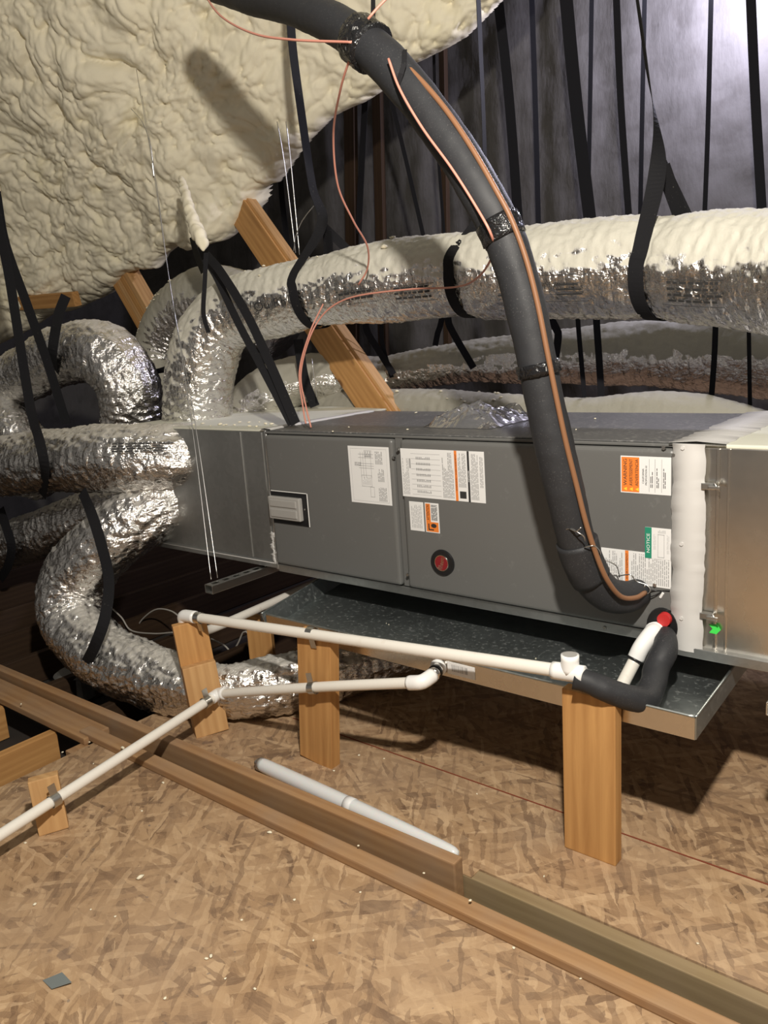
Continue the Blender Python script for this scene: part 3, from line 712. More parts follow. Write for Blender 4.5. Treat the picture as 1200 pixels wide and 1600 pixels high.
duct('far', pathpx([(440, 520, 2.9, .15), (385, 478, 2.88, .165), (330, 465, 2.86, .17), (285, 490, 2.84, .17), (258, 530, 2.8, .155), (247, 572, 2.75, .135), (256, 620, 2.7, .105), (262, 690, 2.7, .1)]), FOIL_FAR, 'grey dusted duct sloping behind the silver vertical bend', .5)
duct('main', pathpx([(320, 712, 2.14, .14), (255, 714, 1.99, .142), (160, 716, 1.87, .15), (60, 722, 1.84, .146), (-20, 730, 1.84, .155), (-110, 740, 1.84, .155)]), FOIL, 'straight silver duct entering the plenum side at the left edge', 1.1)
duct('s', pathpx([(300, 770, 2.14, .13), (235, 800, 1.96, .138), (165, 850, 1.8, .145), (118, 910, 1.72, .15), (118, 975, 1.66, .145), (165, 1025, 1.62, .135), (250, 1062, 1.62, .125)])+[ZP(340, 1080, .104, .104), ZP(430, 1070, .112, .112), ZP(520, 1050, .112, .112), ZP(600, 1027, .112, .112), ZP(690, 1003, .112, .112)], FOIL, 'S-shaped silver duct dropping from the plenum to the floor', 1.25)
duct('low', pathpx([(300, 770, 2.4, .13), (200, 790, 2.2, .135), (100, 822, 2.1, .138), (0, 856, 2.05, .138), (-110, 885, 2.0, .138)]), FOIL, 'silver duct passing behind the S-shaped duct at lower left', 1.1)
duct('edge', pathpx([(-100, 600, 2.15, .12), (-20, 632, 2.1, .12), (40, 690, 2.1, .12), (60, 760, 2.2, .12)]), FOIL, 'short silver duct bend at the left frame edge under the arch', 1.1)
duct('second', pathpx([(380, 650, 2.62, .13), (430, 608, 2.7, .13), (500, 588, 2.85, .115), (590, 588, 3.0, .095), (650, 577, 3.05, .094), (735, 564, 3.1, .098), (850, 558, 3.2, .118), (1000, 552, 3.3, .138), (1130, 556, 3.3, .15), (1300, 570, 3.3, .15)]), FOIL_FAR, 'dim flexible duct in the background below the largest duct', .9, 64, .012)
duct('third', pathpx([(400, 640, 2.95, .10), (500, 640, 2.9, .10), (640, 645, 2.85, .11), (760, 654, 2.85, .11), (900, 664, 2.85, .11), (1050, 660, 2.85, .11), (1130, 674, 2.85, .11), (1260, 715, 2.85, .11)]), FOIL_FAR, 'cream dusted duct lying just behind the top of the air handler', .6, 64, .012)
# print on the foil
def ducttext(sw, body, px, py, length, height, facing=(.5, -.8, 0), vshift=0, flip=-1, m=INK, name='print', extra=None):
    i0 = sw.near(px, py); V2, F2 = textgeo(body) if body else ([], [])
    V = []; Fc = list(F2)
    def mp(x, h):
        s_ = sw.s[i0]+flip*(x); 
        i = min(range(max(0, i0-90), min(len(sw.s), i0+90)), key=lambda k: abs(sw.s[k]-s_))
        d = Vector(facing); a0 = math.atan2(d.dot(sw.b[i]), d.dot(sw.n[i]))
        upd = Vector((0, 0, 1)); sg = 1 if (-sw.n[i]*math.sin(a0)+sw.b[i]*math.cos(a0)).dot(upd) > 0 else -1
        a = a0+sg*(h+vshift)/sw.r[i]; dd = sw.n[i]*math.cos(a)+sw.b[i]*math.sin(a)
        off = (s_-sw.s[i])
        return sw.p[i]+sw.t[i]*off+dd*(sw.r[i]+.0045)
    for u, v in V2: V.append(mp((u-.5)*length, (v-.5)*height))
    if extra:
        for (xa, ha, xb, hb) in extra:
            n = len(V); k = 6
            for q in range(k+1):
                x = xa+(xb-xa)*q/k; V.append(mp(x, ha)); V.append(mp(x, hb))
            for q in range(k): Fc.append((n+2*q, n+2*q+1, n+2*q+3, n+2*q+2))
    return tag(mesh(name, V, Fc, m, sw.o), kind='stuff')
def frameprint(L, h, nl):
    e = [(-L/2, -h/2, L/2, -h/2+.0015), (-L/2, h/2-.0015, L/2, h/2)]
    for k in range(nl):
        z = -h/2+h*(k+.7)/(nl+.4); x = -L/2+.015
        while x < L/2-.03:
            w_ = random.uniform(.01, .03); e.append((x, z, x+w_, z+h/(nl+.4)*.42)); x += w_+.006
    return e
T = DUCT['top']
ducttext(T, 'VENT \u00ae KM', 893, 425, .10, .022, vshift=-.055)
ducttext(T, None, 880, 425, 0, 0, vshift=-.065, extra=frameprint(.34, .085, 0)+[(-.16, -.03, -.05, -.028), (-.16, -.018, -.04, -.013), (.06, -.02, .15, -.015), (.06, -.005, .15, 0), (.06, .01, .14, .015)])
ducttext(T, None, 1140, 425, 0, 0, vshift=-.085, extra=frameprint(.2, .075, 4))
ducttext(T, None, 680, 433, 0, 0, vshift=-.06, extra=frameprint(.2, .06, 3))
ducttext(T, None, 590, 440, 0, 0, vshift=-.05, extra=frameprint(.2, .05, 2))
ducttext(T, 'Ou Rh', 455, 468, .15, .035, vshift=-.02)
ducttext(T, 'R6', 318, 580, .05, .028, facing=(.3, -.95, 0), vshift=-.04, flip=1)
ducttext(DUCT['main'], None, 235, 714, 0, 0, vshift=.06, flip=-1, extra=frameprint(.2, .045, 4))
# ---------------------------------------------------------------- webbing straps
GS = 'black hanging straps'
def strap(o, label, group=GS): tag(o, label, 'strap', group); return o
def loopstrap(key, px, py, tops, label, width=.042, gap=.003, slant=0, m=None, edge=0):
    sw = DUCT[key]; i = sw.near(px, py); c = sw.p[i]; t = sw.t[i]; r_ = sw.r[i]+gap
    eu = (Vector((0, 0, 1))-t.z*t).normalized(); ef = eu.cross(t); ef = ef if ef.y < 0 else -ef
    up = [at(a[0], a[1], Y=a[2]) for a in tops]
    vw = Vector((-.63, .75, 0)); pts = up[:]; wd = [(Vector((.77, .63, 0))*math.cos(edge)+vw*math.sin(edge)).normalized() for _ in up]; wd[-1] = wd[-1]*.5+(t if t.x > 0 else -t)*.5; t = t if t.x > 0 else -t
    for deg in (60, 85, 110, 135, 160, 185, 210, 240, 270, 300):
        a = math.radians(deg); pts.append(c+(eu*math.cos(a)+ef*math.sin(a))*r_+t*slant*math.sin(a/2)); wd.append(t)
    pts.append(up[-1]+Vector((.0, .03, -.02))); wd.append(t)
    return strap(ribbon('hanging_strap', pts, width, m or WEB, wdirs=wd, step=.012), label)
loopstrap('top', 492, 455, [(452, -40, 2.5), (456, 60, 2.5), (470, 170, 2.5), (488, 290, 2.47), (503, 350, 2.46)], 'black strap crossing the foam face and looping the big duct bend', edge=.8)
loopstrap('top', 738, 430, [(745, -60, 2.5), (750, 60, 2.5), (757, 240, 2.5), (752, 335, 2.5)], 'black strap around the big duct left of the black hose', edge=1.1)
loopstrap('top', 1036, 420, [(990, -40, 2.48), (1010, 100, 2.48), (1029, 245, 2.48)], 'black strap forking to a triangle around the big duct at right', .05, edge=1.35)
strap(strappx('hanging_strap', [(1030, 248, 2.5), (1050, 290, 2.58), (1074, 340, 2.64)], .035, WEB), 'rear half of the forked strap behind the big duct at right')
strap(strappx('hanging_strap', [(503, 352, 2.47), (520, 368, 2.52), (548, 395, 2.58)], .035, WEB), 'short rear strap end behind the big duct bend')
strap(strappx('hanging_strap', [(-6, 300, 1.95), (8, 380, 1.93), (40, 470, 1.95), (72, 560, 2.0), (104, 662, 2.05)], .045, WEB), 'right one of the two straps hanging from the left frame corner')
strap(strappx('hanging_strap', [(-10, 320, 1.9), (12, 420, 1.86), (30, 530, 1.80), (48, 640, 1.72), (62, 690, 1.678), (70, 735, 1.688), (66, 775, 1.78)], .045, WEB), 'left strap at the frame edge crossing the straight silver duct')
b = strap(strappx('hanging_strap', [(103, 462, 2.1), (92, 490, 2.07), (86, 520, 2.05), (82, 560, 2.05), (92, 600, 2.2)], .05, WEB), 'short folded strap end hanging on the arching duct')
strap(strappx('hanging_strap', [(322, 398, 2.25), (345, 425, 2.2), (385, 490, 2.15), (425, 575, 2.08), (462, 662, 2.02)], .035, WEB), 'upper of two straps running down to the unit corner')
strap(strappx('hanging_strap', [(320, 405, 2.3), (338, 432, 2.24), (370, 500, 2.16), (415, 585, 2.07), (456, 663, 2.02)], .03, WEB, facing=(.2, -.5, .8)), 'lower of two straps running down to the unit corner')
strap(strappx('hanging_strap', [(322, 395, 2.2), (320, 440, 2.16), (318, 490, 2.14), (326, 520, 2.15)], .018, WEB), 'thin strap tail lying on the big duct bend')
strap(strappx('hanging_strap', [(300, 370, 2.7), (308, 400, 2.6), (318, 425, 2.5)], .03, WEB), 'knotted strap stub under the hanging foam tail')
strap(strappx('hanging_strap', [(128, 768, 1.72), (142, 800, 1.665), (158, 850, 1.645), (170, 905, 1.60), (165, 960, 1.53), (150, 1005, 1.49), (132, 1040, 1.50), (120, 1055, 1.56)], .045, WEB, facing=(.55, -.8, .2)), 'black strap down the front of the S-shaped duct')
strap(strappx('hanging_strap', [(0, 795, 1.92), (10, 825, 1.9), (18, 855, 1.9), (12, 885, 1.92), (0, 905, 1.97)], .05, WEB), 'black strap around the lowest duct at the left edge')
strap(strappx('hanging_strap', [(232, 582, 2.55), (255, 578, 2.45), (278, 568, 2.45)], .03, WEB, facing=(.3, -.8, -.5)), 'short black strap between the arch and the vertical bend')
strap(strappx('hanging_strap', [(466, 530, 2.62), (475, 590, 2.65), (492, 635, 2.66)], .045, WEB), 'wide dark strap behind the paired straps under the big duct')
# far straps against the back wall
GF = 'straps hanging in the dark background'
FARS = [((575, 60), (630, 232), (668, 372), 3.55, 0.022, 'slanting far strap left of the black hose'), ((668, 20), (682, 200), (696, 368), 3.7, 0.016, 'thin far strap just behind the hose arch'),
        ((566, 60), (566, 240), (560, 340), 3.6, 0.036, 'far strap beside the brown studs'), ((425, 180), (440, 300), (455, 400), 3.5, 0.036, 'far strap just under the foam edge above the brace'),
        ((775, -30), (795, 150), (812, 352), 3.9, 0.050, 'broad far strap right of the hose top'), ((882, -30), (900, 160), (925, 345), 3.9, 0.061, 'widest far strap near the middle of the back wall'),
        ((925, -30), (922, 160), (918, 342), 4.2, 0.022, 'narrow far strap right of the widest one'), ((962, -30), (970, 160), (984, 336), 4.0, 0.032, 'far strap left of the forked strap'),
        ((1172, -30), (1180, 150), (1192, 332), 4.0, 0.040, 'far strap at the right frame edge'), ((1112, -40), (1106, 200), (1100, 335), 4.25, 0.022, 'faint far strap right of the forked strap'), ((830, -30), (836, 150), (842, 348), 4.3, 0.029, 'faint far strap between the two broad ones'), ((1008, -40), (1003, 200), (1000, 338), 4.25, 0.022, 'faint far strap behind the forked strap')]
for a, b, c, Y, w_, t in FARS:
    top_ = foampt(a[0], a[1], -.12) if a[1] > 0 else at(a[0], a[1], Y=Y)
    strap(ribbon('hanging_strap', [top_, at(b[0], b[1], Y=Y), at(c[0], c[1]+25, Y=Y)], w_, WEBFAR, facing=(.3, -.9, 0)), t, GF)
LOWS = [((903, 500), (908, 560), (915, 640), 2.95, .018, 'thin strap behind the unit, left of a wider one'), ((932, 500), (936, 560), (941, 640), 2.95, .026, 'wider strap behind the unit right of the hose'),
        ((572, 512), (590, 545), (615, 585), 2.9, .03, 'curved strap beside the timber brace'), ((596, 512), (598, 540), (612, 590), 2.92, .02, 'second strap beside the timber brace'),
        ((700, 498), (708, 520), (740, 575), 2.95, .03, 'strap on the dim duct left of the hose'), ((690, 500), (684, 520), (680, 540), 2.95, .025, 'knotted strap end below the big duct'),
        ((1118, 505), (1116, 560), (1110, 640), 3.0, .02, 'thin strap right of the middle behind the unit'), ((1170, 515), (1171, 580), (1172, 645), 2.95, .014, 'thin strap at far right behind the unit'), ((862, 500), (872, 520), (868, 560), 2.98, .03, 'strap on the dim duct right of the hose')]
for a, b, c, Y, w_, t in LOWS:
    strap(strappx('hanging_strap', [(a[0], a[1]-40, Y), (a[0], a[1], Y), (b[0], b[1], Y), (c[0], c[1], Y)], w_, WEBFAR), t, GF)
# hanging foam tail
sw = Sweep(pathpx([(283, 278, 2.6, .012), (291, 310, 2.45, .022), (300, 340, 2.35, .024), (308, 362, 2.3, .030), (316, 378, 2.27, .024), (318, 392, 2.26, .008)]), .008)
o = sw.mesh('foam_tail', FOAM, 20, None, lambda i, a, p, d: .010*noise.noise(p*28)); tag(o, 'cream foam-coated tail hanging from the foam edge', 'foam')
# ---------------------------------------------------------------- big insulated hose
HP = [(322, -28, 2.05), (380, -8, 1.95), (450, 8, 1.86), (515, 34, 1.78), (575, 72, 1.72), (640, 138, 1.70), (700, 218, 1.69), (752, 300, 1.69), (789, 375, 1.70), (815, 455, 1.71), (838, 560, 1.72), (860, 670, 1.74), (884, 775, 1.77), (901, 845, 1.80), (918, 893, 1.83), (945, 926, 1.87), (975, 933, 1.92), (1000, 925, 1.975)]
HR = [.050, .050, .050, .050, .051, .050, .049, .049, .048, .047, .047, .047, .047, .047, .047, .045, .042, .036]
HOSE = Sweep([tuple(at(a[0], a[1], Y=a[2]))+(r_,) for a, r_ in zip(HP, HR)], .010)
hs = HOSE.mesh('refrigerant_hose', RUB, 40, None, lambda i, a, p, d: .0025*noise.noise(p*9)+.0012*noise.noise(p*40))
tag(hs, 'thick black insulated refrigerant line arching down to the air handler', 'insulated pipe')
def wrap(px, py, half, dr=.004):
    i = HOSE.near(px, py)
    o = HOSE.mesh('tape_wrap', TAPE, 48, hs, lambda i, a, p, d: .0035*noise.noise(p*45)+.003*noise.noise(p*110), True, dr, max(0, i-half), i+half)
wrap(574, 68, 4, .010); wrap(787, 360, 3); wrap(843, 578, 2)
i = HOSE.near(910, 868); HOSE.mesh('sleeve_end', RUB, 40, hs, lambda k, a, p, d: .002*noise.noise(p*30), True, .005, i-4, i+8)
def hosewire(name, L, off, r_, m, label, cat='cable', base=None):
    pts = [at(a[0], a[1], Y=a[2]) for a in L]; return tag(tube(name, pts, r_, m, None, .01, 8), label, cat)
# brown cable rides the right-hand side of the hose
BC = [(405, -14), (450, 2), (500, 20), (548, 42), (590, 68), (640, 108), (690, 163), (735, 228), (775, 297), (800, 345), (822, 405), (840, 475), (855, 550), (869, 620), (884, 690), (900, 755), (915, 815), (930, 862), (948, 905), (970, 932), (993, 934), (1008, 926)]
pts = []
for x, y in BC:
    i = HOSE.near(x, y); yh = HOSE.p[i].y; pts.append(at(x, y, Y={915: 1.755, 930: 1.775, 948: 1.80, 970: 1.845, 993: 1.895, 1008: 1.945}.get(x, yh-.026)))
tag(tube('cable', pts, .0065, COP, None, .01, 10), 'brown cable running along the thick black hose', 'cable')
PW = [('loose pink wire draped across the foam to the hose', [(316, -14, 1.9), (345, 25, 1.8), (395, 52, 1.72), (455, 62, 1.68), (550, 66, 1.66)]),
      ('pink wire dropping from the hose joint onto the big duct', [(549, 84, 1.68), (532, 140, 1.75), (521, 210, 1.9), (528, 290, 2.0), (552, 345, 2.1), (574, 385, 2.2), (574, 420, 2.27), (560, 445, 2.28)]),
      ('long pink wire from the hose along the big duct to the unit', [(607, 92, 1.64), (625, 140, 1.63), (660, 200, 1.63), (705, 262, 1.63), (742, 320, 1.635), (768, 368, 1.64), (770, 398, 1.75), (748, 432, 2.1), (715, 448, 2.3), (640, 452, 2.31), (560, 462, 2.29), (520, 478, 2.28), (495, 505, 2.26), (478, 545, 2.2), (470, 590, 2.1), (478, 635, 2.05), (486, 668, 2.03)]),
      ('second pink wire dropping to the unit corner', [(505, 475, 2.28), (484, 520, 2.23), (468, 580, 2.12), (474, 640, 2.06), (478, 662, 2.04)]),
      ('short pink wire end above the hose joint', [(612, -10, 1.7), (590, 12, 1.68), (575, 30, 1.665)])]
for t, L in PW: tag(tubepx('pink_wire', L, .0032, PINK), t, 'wire', 'pink thermostat wires')
o = strap(strappx('hanging_strap', [(583, -20, 1.95), (583, 30, 1.8)], .012, WEB), 'thin black tie above the hose joint')
o = strap(strappx('hanging_strap', [(632, 78, 1.70), (631, 100, 1.648), (622, 130, 1.645)], .012, WEB), 'thin black tie on the hose below the tape joint')
# loose conductor ends at the hose foot
CW = [('curled bare wire end round the black hose', [(878, 828, 1.745), (893, 826, 1.74), (903, 832, 1.735), (912, 838, 1.74), (914, 846, 1.75)]), ('second bare wire end crossing the black hose', [(890, 826, 1.74), (900, 830, 1.735), (908, 824, 1.735)]),
      ('bare wire loop beside the cable bend', [(913, 855, 1.76), (928, 853, 1.765), (937, 862, 1.80), (939, 876, 1.85), (950, 877, 1.9), (963, 884, 1.93), (967, 896, 1.94), (968, 902, 1.945)]), ('looped bare wire end at the hose entry', [(966, 900, 1.945), (985, 898, 1.94), (994, 908, 1.95), (1010, 914, 1.955), (1016, 922, 1.955), (1011, 928, 1.952), (1005, 922, 1.95), (1008, 914, 1.95)]),
      ('thin dark wire leaving the hose entry to the tape', [(1012, 922, 1.96), (1030, 923, 1.972), (1062, 924, 1.968)]), ('thin dark wire with a connector beside the hose entry', [(1008, 935, 1.96), (1024, 930, 1.965), (1036, 923, 1.972)])]
for k, (t, L) in enumerate(CW): tag(tubepx('wire_end', L, .0016, STEEL if k < 4 else BLACK, None, .004, 6), t, 'wire', 'loose wire ends at the hose foot')
c = at(1034, 930, Y=1.972); o = bmobj('wire_connector', boxbm(.007, .006, .018, .002), LBL, Matrix.Translation(c) @ Matrix.Rotation(.5, 4, 'Y')); tag(o, 'tiny white connector on the dark wire', 'connector')
# ---------------------------------------------------------------- PVC drains
PR = .0165
def pipepart(name, pts, m, parent, r_=PR, nseg=20, step=.01): return tube(name, pts, r_, m, parent, step, nseg)
def clip(parent, c, axis, leg):
    """galvanised pipe strap: half ring plus fixing tab"""
    axis = Vector(axis).normalized(); leg = Vector(leg); leg = (leg-leg.dot(axis)*axis).normalized(); o2 = axis.cross(leg)
    pts = [Vector(c)+(leg*math.cos(a)+o2*math.sin(a))*(PR+.0025) for a in [math.radians(x) for x in range(0, 360, 20)]]
    ribbon('pipe_clip', pts+[pts[0]], .024, STEEL, parent=parent, wdirs=[axis]*(len(pts)+1), step=.006)
    ribbon('clip_tab', [Vector(c)+leg*(PR+.002)+o2*(-PR*.6), Vector(c)+leg*(PR+.030)+o2*(-PR*.8)], .022, STEEL, parent=parent, wdirs=[axis]*2, step=.01)
up_ = empty('condensate_pipe', at(700, 1022, Y=1.615), 'upper white condensate pipe running along the post tops to the tee', 'pipe')
Pe = at(289, 962, Y=1.575); Pt = at(880, 1049, Y=1.632); dd = (Pt-Pe).normalized()
pipepart('pipe_run', [Pe+dd*.02, Pt], PVC, up_)
Pe2 = Pe+Vector((-.005, .01, -.055))
pipepart('elbow', [Pe+dd*.055, Pe+dd*.02, Pe+Vector((-.008, 0, -.004)), Pe+Vector((-.012, .005, -.03)), Pe2], PVCW, up_, .0215, 20, .006)
Pb = at(500, 908, Y=2.35); pipepart('rear_run', [Pe2, Pe2+Vector((0, .04, -.012)), at(329, 983, Y=1.72), at(406, 950, Y=1.98), Pb], PVC, up_)
pipepart('elbow', [Pe2+Vector((0, 0, .01)), Pe2+Vector((0, .015, -.008)), Pe2+Vector((0, .05, -.012))], PVCW, up_, .0215, 20, .006)
clip(up_, Pe+dd*.075, dd, (0, .3, -1)); clip(up_, at(487, 989, Y=1.604), dd, (0, .3, -1))
cb = at(406, 951, Y=1.985); clip(up_, cb, (Pb-cb), (0, 0, -1))
# tee
Tc = at(891, 1051, Y=1.634)
pipepart('tee_body', [Tc-dd*.045, Tc+dd*.035], PVCW, up_, .0215, 24)
pipepart('tee_branch', [Tc, Tc+Vector((0, 0, .046))], PVCW, up_, .0215, 24)
tv = Tc+Vector((0, 0, .0462)); bm = bmesh.new(); bmesh.ops.create_circle(bm, cap_ends=True, segments=24, radius=.017)
bmobj('tee_opening', bm, BLACK if False else mat('pipe_inside', (.35, .34, .32), .6), Matrix.Translation(tv+Vector((0, 0, .0004))), up_)
def onface(x, y, q, off):
    v = ray(x, y); t = ((q+nd*off)-CAM).dot(nd)/v.dot(nd); return CAM+v*t
lw = empty('overflow_pipe', at(487, 1075, Y=1.585), 'lower white overflow pipe from the pan to the near floor', 'pipe')
A0 = at(688, 1041, Y=1.698); A1 = at(676, 1055, Y=1.645); A2 = at(660, 1066, Y=1.605); A3 = at(488, 1074, Y=1.578); A4 = onface(342, 1084, Vector((-2.154, 1.56, 0)), .024); A5 = onface(85, 1250, sb, .021); A6 = A5+(A5-A4)*.75
pipepart('pipe_run', [A2, A3, A4], PVC, lw, .0155); pipepart('pipe_run', [A4, A5], PVC, lw, .0155); pipepart('pipe_run', [A5, A6], PVC, lw, .0155)
pipepart('elbow', [A1, A2+(A1-A2)*.3, A2+(A3-A2)*.02, A2+(A3-A2).normalized()*.045], PVCW, lw, .0205, 20, .006)
pipepart('elbow', [A4+(A3-A4).normalized()*.035, A4, A4+(A5-A4).normalized()*.035], PVCW, lw, .0205, 20, .006)
ft = pipepart('pan_fitting', [A0, A1], CHROME, lw, .019); pipepart('fitting_ring', [A0+Vector((0, -.004, 0)), A0+Vector((0, -.016, 0))], PVCW, ft, .024)
pipepart('fitting_ring', [A0+(A1-A0)*.55, A0+(A1-A0)*.75], BLACK, ft, .0205)
clip(lw, A3+Vector((.004, 0, 0)), A3-A2, (0, .2, 1)); clip(lw, A4+(A5-A4).normalized()*.06, A5-A4, (-.3, .3, 1)); clip(lw, A5, A5-A4, (-.3, .2, 1))
# white drain stub into the pan
ds = empty('drain_stub', at(1000, 1030, Y=1.87), 'short white drain pipe from the unit down into the pan', 'pipe')
D0 = at(1030, 985, Y=1.975); D1 = at(1020, 988, Y=1.93); D2 = at(1003, 1010, Y=1.895); D3 = at(993, 1030, Y=1.88); D4 = at(968, 1078, Y=1.835)
pipepart('elbow', [D0, D1, D2, D3], PVCW, ds, .0215, 20, .006); pipepart('pipe_run', [D3, D4], PVC, ds)
pipepart('joint_ring', [D3+(D2-D3)*.02, D3+(D4-D3)*.05], BLACK, ds, .022)
pipepart('elbow_collar', [D0+(D1-D0)*.35, D0+(D1-D0)*.8], PVCW, ds, .0255)
# insulated trap
tp = Sweep(pathpx([(1030, 990, 1.97, .028), (1040, 1000, 1.93, .030), (1038, 1018, 1.885, .031), (1026, 1042, 1.85, .031), (1020, 1070, 1.80, .031), (1010, 1092, 1.745, .031), (985, 1091, 1.70, .030), (950, 1078, 1.665, .029), (918, 1065, 1.645, .028), (898, 1059, 1.636, .028)]), .007)
o = tp.mesh('trap_hose', RUB, 28, None, lambda i, a, p, d: .003*noise.noise(p*22)+.0012*noise.noise(p*70)); tag(o, 'short black insulated trap hose looping from the drain to the tee', 'insulated pipe')
# ---------------------------------------------------------------- strut channels and hanger wires
def strut(p0, p1, label):
    r = empty('strut_channel', (Vector(p0)+Vector(p1))/2, label, 'strut channel'); d = Vector(p1)-Vector(p0); L = d.length; M = Matrix.Translation((Vector(p0)+Vector(p1))/2) @ frame(d)
    w_, h_, t = .041, .030, .003
    for nm, c, s_ in (('side_web', (0, w_/2, 0), (L, t, h_)), ('side_web', (0, -w_/2, 0), (L, t, h_)), ('bottom_web', (0, 0, -h_/2), (L, w_, t)), ('top_lip', (0, w_/2-.005, h_/2), (L, .010, t)), ('top_lip', (0, -w_/2+.005, h_/2), (L, .010, t))):
        bmobj(nm, boxbm(*s_, .0006, 1), STEEL, M @ Matrix.Translation(c), r)
    n = int(L/.05)
    for k in range(n+1): bmobj('top_bridge', boxbm(.02, w_*.6, t, .0005, 1), STEEL, M @ Matrix.Translation((-L/2+.01+k*(L-.02)/n, 0, h_/2-.0003)), r)
    return r
s0 = at(326, 921, Z=.452); strut(s0, (s0.x+.01, 2.75, .452), 'slotted steel channel under the plenum held by thin wires')
s1 = at(1213, 1111, Z=.435); strut(s1, (s1.x, 2.7, .435), 'steel channel end at the right frame edge')
GW = 'thin steel hanger wires'
def hw(L, t, r_=.0016): tag(tubepx('hanger_wire', L, r_, STEEL, None, .03, 6), t, 'wire', GW)
y0_ = s0.y+.03
hw([(213, 108, 2.35), (238, 255, 2.2), (262, 420, 2.05), (298, 650, 1.93), (330, 906, y0_)], 'left of the twin hanger wires holding the strut channel')
hw([(222, 150, 2.35), (241, 262, 2.2), (268, 460, 2.03), (303, 650, 1.93), (340, 903, y0_+.02)], 'right of the twin hanger wires holding the strut channel')
hw([(205, 170, 2.25), (222, 190, 2.22), (234, 222, 2.2), (240, 262, 2.2)], 'curled wire tail above the metal tag')
hw([(433, 190, 2.6), (445, 260, 2.6), (462, 395, 2.6)], 'left of the two wires hanging before the foam edge', .0022)
hw([(447, 190, 2.6), (456, 270, 2.6), (468, 398, 2.6)], 'right of the two wires hanging before the foam edge', .0022)
hw([(490, 322, 2.55), (472, 345, 2.55), (462, 370, 2.55), (459, 392, 2.55)], 'curved wire below the paired wires at the foam edge', .002)
hw([(487, 560, 2.6), (491, 590, 2.6), (495, 620, 2.6)], 'short wire behind the paired straps', .0022)
c = at(239, 266, Y=2.185); o = bmobj('wire_tag', boxbm(.034, .006, .052, .002), STEEL, Matrix.Translation(c) @ Matrix.Rotation(-.55, 4, 'Z')); tag(o, 'small square metal wire lock hanging before the foam', 'wire lock')
WW = [('white cable lying among the dark joists', [(172, 948, 2.1), (190, 965, 2.1), (205, 985, 2.1), (240, 990, 2.1), (272, 988, 2.1)]), ('white cable looping up behind the left post', [(210, 985, 2.2), (225, 965, 2.2), (245, 952, 2.2), (268, 955, 2.2), (285, 968, 2.2)]), ('white cable curl between the posts', [(330, 998, 2.2), (350, 1008, 2.2), (362, 1018, 2.2), (372, 1005, 2.2), (380, 988, 2.2), (388, 990, 2.2), (388, 1010, 2.2)])]
for t, L in WW: tag(tubepx('white_cable', L, .004, WIREW), t, 'cable', 'white cables among the joists')
# recessed can between joists
c = at(116, 1052, Z=-.04); r = empty('recessed_light_can', c, 'dim round metal can between the joists at left', 'light can')
bm = bmesh.new(); bmesh.ops.create_cone(bm, cap_ends=True, segments=28, radius1=.085, radius2=.08, depth=.11); bmobj('can_body', bm, GALV, Matrix.Translation(c+Vector((0, 0, -.05))), r)
bm = bmesh.new(); bmesh.ops.create_cone(bm, cap_ends=True, segments=28, radius1=.087, radius2=.07, depth=.012); bmobj('can_lid', bm, GALV, Matrix.Translation(c+Vector((0, 0, .008))), r)
# ---------------------------------------------------------------- things lying about
t0 = Vector((-1.842, 1.490, .022)); t1 = Vector((-1.06, 1.462, .02)); tbr = empty('plastic_tube', (t0+t1)/2-Vector((0, 0, .02)), 'milky white plastic tube lying behind the upright board', 'tube')
d = (t1-t0); Sweep([tuple(t0+d*k)+(r_,) for k, r_ in ((0, .006), (.015, .018), (.04, .0215), (.3, .0225), (.6, .0215), (.9, .018), (.985, .014), (1, .004))], .012).mesh('tube_body', TUBEP, 24, tbr)
Sweep([tuple(t0+d*k)+(.0229,) for k in (.50, .535)], .01).mesh('tube_label', LBL, 24, tbr)
Sweep([tuple(t0+d*k)+(r_,) for k, r_ in ((-.012, .008), (-.004, .012), (.004, .010))], .004).mesh('tube_tip', STEEL, 16, tbr)
c = at(90, 1534, Z=0); o = mesh('tape_scrap', [c+Vector(v) for v in ((-.03, -.018, .001), (.012, -.02, .003), (.035, .014, .006), (-.012, .018, .004), (-.03, -.018, .0018), (.012, -.02, .0038), (.035, .014, .0068), (-.012, .018, .0048))], [(0, 3, 2, 1), (4, 5, 6, 7), (0, 1, 5, 4), (1, 2, 6, 5), (2, 3, 7, 6), (3, 0, 4, 7)], GREYS); tag(o, 'grey rectangular scrap on the near floor at lower left', 'scrap')
def bag():
    c = at(742, 660, Z=1.012); nx, ny = 46, 30; V = []
    for j in range(ny+1):
        for i in range(nx+1):
            x = -.13+.27*i/nx; y = -.13+.30*j/ny
            x += .02*noise.noise((y*12, 1, 5)); y += .02*noise.noise((x*12, 2, 9))
            e = min(i, nx-i)/nx*2; e2_ = min(j, ny-j)/ny*2; k = min(1, e*3)*min(1, e2_*3)
            V.append((c.x+x, c.y+y, 1.0105+k*(.03+.05*abs(noise.noise((x*13, y*13, 3)))+.02*abs(noise.noise((x*40, y*40, 6))))))
    Fc = [(j*(nx+1)+i, j*(nx+1)+i+1, (j+1)*(nx+1)+i+1, (j+1)*(nx+1)+i) for j in range(ny) for i in range(nx)]
    o = mesh('plastic_bag', V, Fc, CLEAR, None, False); tag(o, 'crumpled clear plastic bag on top of the air handler', 'bag')
bag()
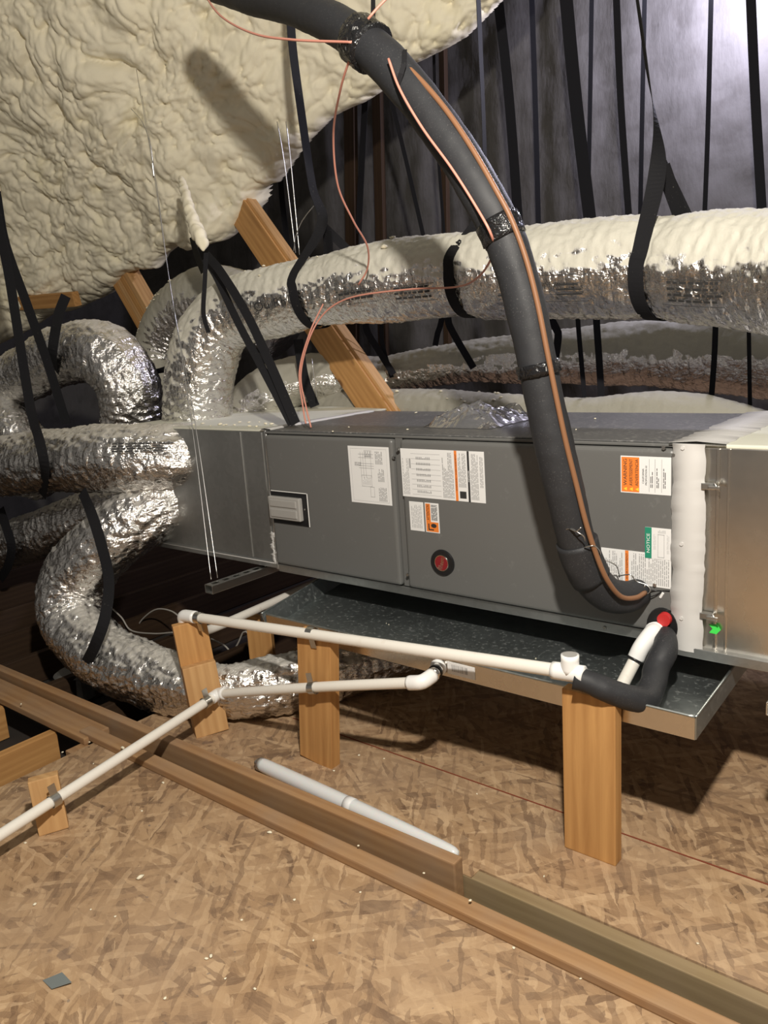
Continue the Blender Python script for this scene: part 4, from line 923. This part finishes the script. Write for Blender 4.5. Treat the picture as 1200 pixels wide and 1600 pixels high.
# foam crumbs
def crumb_mesh(k):
    bm = bmesh.new(); bmesh.ops.create_icosphere(bm, subdivisions=1, radius=1)
    for v in bm.verts: v.co *= 1+.5*noise.noise(v.co*1.3+Vector((k*7, 0, 0))); v.co.z = max(v.co.z*.55, -.42)
    m = bpy.data.meshes.new('foam_crumb'); bm.to_mesh(m); bm.free(); m.materials.append(FOAM); m.polygons.foreach_set('use_smooth', [True]*len(m.polygons)); return m
CM = [crumb_mesh(k) for k in range(4)]
def crumb(p, s_, label, group):
    o = bpy.data.objects.new('foam_crumb', random.choice(CM)); COL.objects.link(o); o.location = p+Vector((0, 0, s_*.42)); o.scale = (s_, s_*random.uniform(.6, 1), s_*random.uniform(.6, 1)); o.rotation_euler = (0, 0, random.uniform(0, 6)); tag(o, label, 'foam crumb', group)
NF = [(219, 1373, .011), (55, 1414, .006), (422, 1302, .008), (255, 1224, .006), (462, 1308, .004), (330, 1495, .007), (322, 1499, .006), (398, 1546, .005), (378, 1438, .004), (258, 1561, .005), (460, 1407, .005), (645, 1381, .005), (142, 1422, .004), (180, 1433, .004), (40, 1318, .006), (98, 1176, .005), (146, 1194, .004), (222, 1268, .005), (352, 1530, .004), (490, 1470, .004), (563, 1395, .004), (803, 1482, .005), (907, 1530, .004), (700, 1420, .004)]
SPEC = {(219, 1373): 'largest pale foam chip on the near chipboard floor', (422, 1302): 'pale foam chip against the batten on the near floor', (330, 1495): 'right of two touching foam chips low on the near floor', (322, 1499): 'left of two touching foam chips low on the near floor', (192, 1170): 'largest foam chip on the batten beside the white pipe', (650, 646): 'largest pale crumb on the air handler top left of the bag', (561, 1181): 'pale foam chip right of the middle post base'}
for x, y, s_ in NF: crumb(at(x, y, Z=0), s_, SPEC.get((x, y)) or 'small cream foam crumb on the near chipboard floor', 'foam crumbs on the near floor')
for x, y, s_ in [(561, 1181, .006), (745, 1241, .004), (600, 1186, .004), (850, 1370, .004), (1090, 1475, .004), (522, 1205, .005)]: crumb(at(x, y, Z=0), s_, SPEC.get((x, y)) or 'small cream foam crumb on the rear chipboard floor', 'foam crumbs on the rear floor')
for x, y, s_ in [(192, 1170, .009), (140, 1160, .004), (33, 1101, .006), (662, 1365, .004), (735, 1408, .005), (560, 1322, .004)]: crumb(at(x, y, Z=.036), s_, SPEC.get((x, y)) or 'small cream foam crumb on the flat edge batten', 'foam crumbs on the batten')
for x, y, s_ in [(650, 646, .008), (545, 668, .004), (700, 650, .004), (637, 672, .006), (520, 675, .005), (930, 655, .005), (900, 672, .004)]: crumb(at(x, y, Z=1.009), s_, SPEC.get((x, y)) or 'small cream foam crumb on top of the air handler', 'foam crumbs on the air handler')
for k in range(18): crumb(Vector((random.uniform(-3.0, -2.3), random.uniform(2.03, 2.2), 1.006)), random.uniform(.005, .013), 'small cream foam crumb on the plenum top', 'foam crumbs on the plenum')
for k in range(8): crumb(Vector((random.uniform(-1.9, -.8), random.uniform(1.74, 1.95), .373)), random.uniform(.002, .004), 'tiny pale crumb in the drain pan', 'crumbs in the drain pan')
def oncrown(key, px, py, s_, label, group):
    sw = DUCT[key]; i = sw.near(px, py); t = sw.t[i]; eu = (Vector((0, 0, 1))-t.z*t).normalized(); ef = eu.cross(t); a = random.uniform(-.2, .9); ef = ef if ef.y < 0 else -ef
    crumb(sw.p[i]+(eu*math.cos(a)+ef*math.sin(a))*(sw.r[i]-.004), s_, label, group)
oncrown('top', 628, 440, .018, 'largest cream foam lump on the big duct', 'foam lumps on the big duct'); oncrown('top', 622, 440, .014, 'second cream foam lump on the big duct', 'foam lumps on the big duct')
for k in range(10): oncrown('top', random.uniform(380, 520), 460, random.uniform(.004, .009), 'small foam crumb on the big duct bend', 'foam crumbs on the big duct')
for k in range(22): oncrown('far', random.uniform(240, 300), random.uniform(450, 560), random.uniform(.005, .011), 'small foam crumb on the grey dusted duct', 'foam crumbs on the grey duct')
for k in range(12): oncrown('third', random.uniform(600, 800), 650, random.uniform(.006, .012), 'small foam crumb on the duct behind the unit', 'foam crumbs on the rear duct')
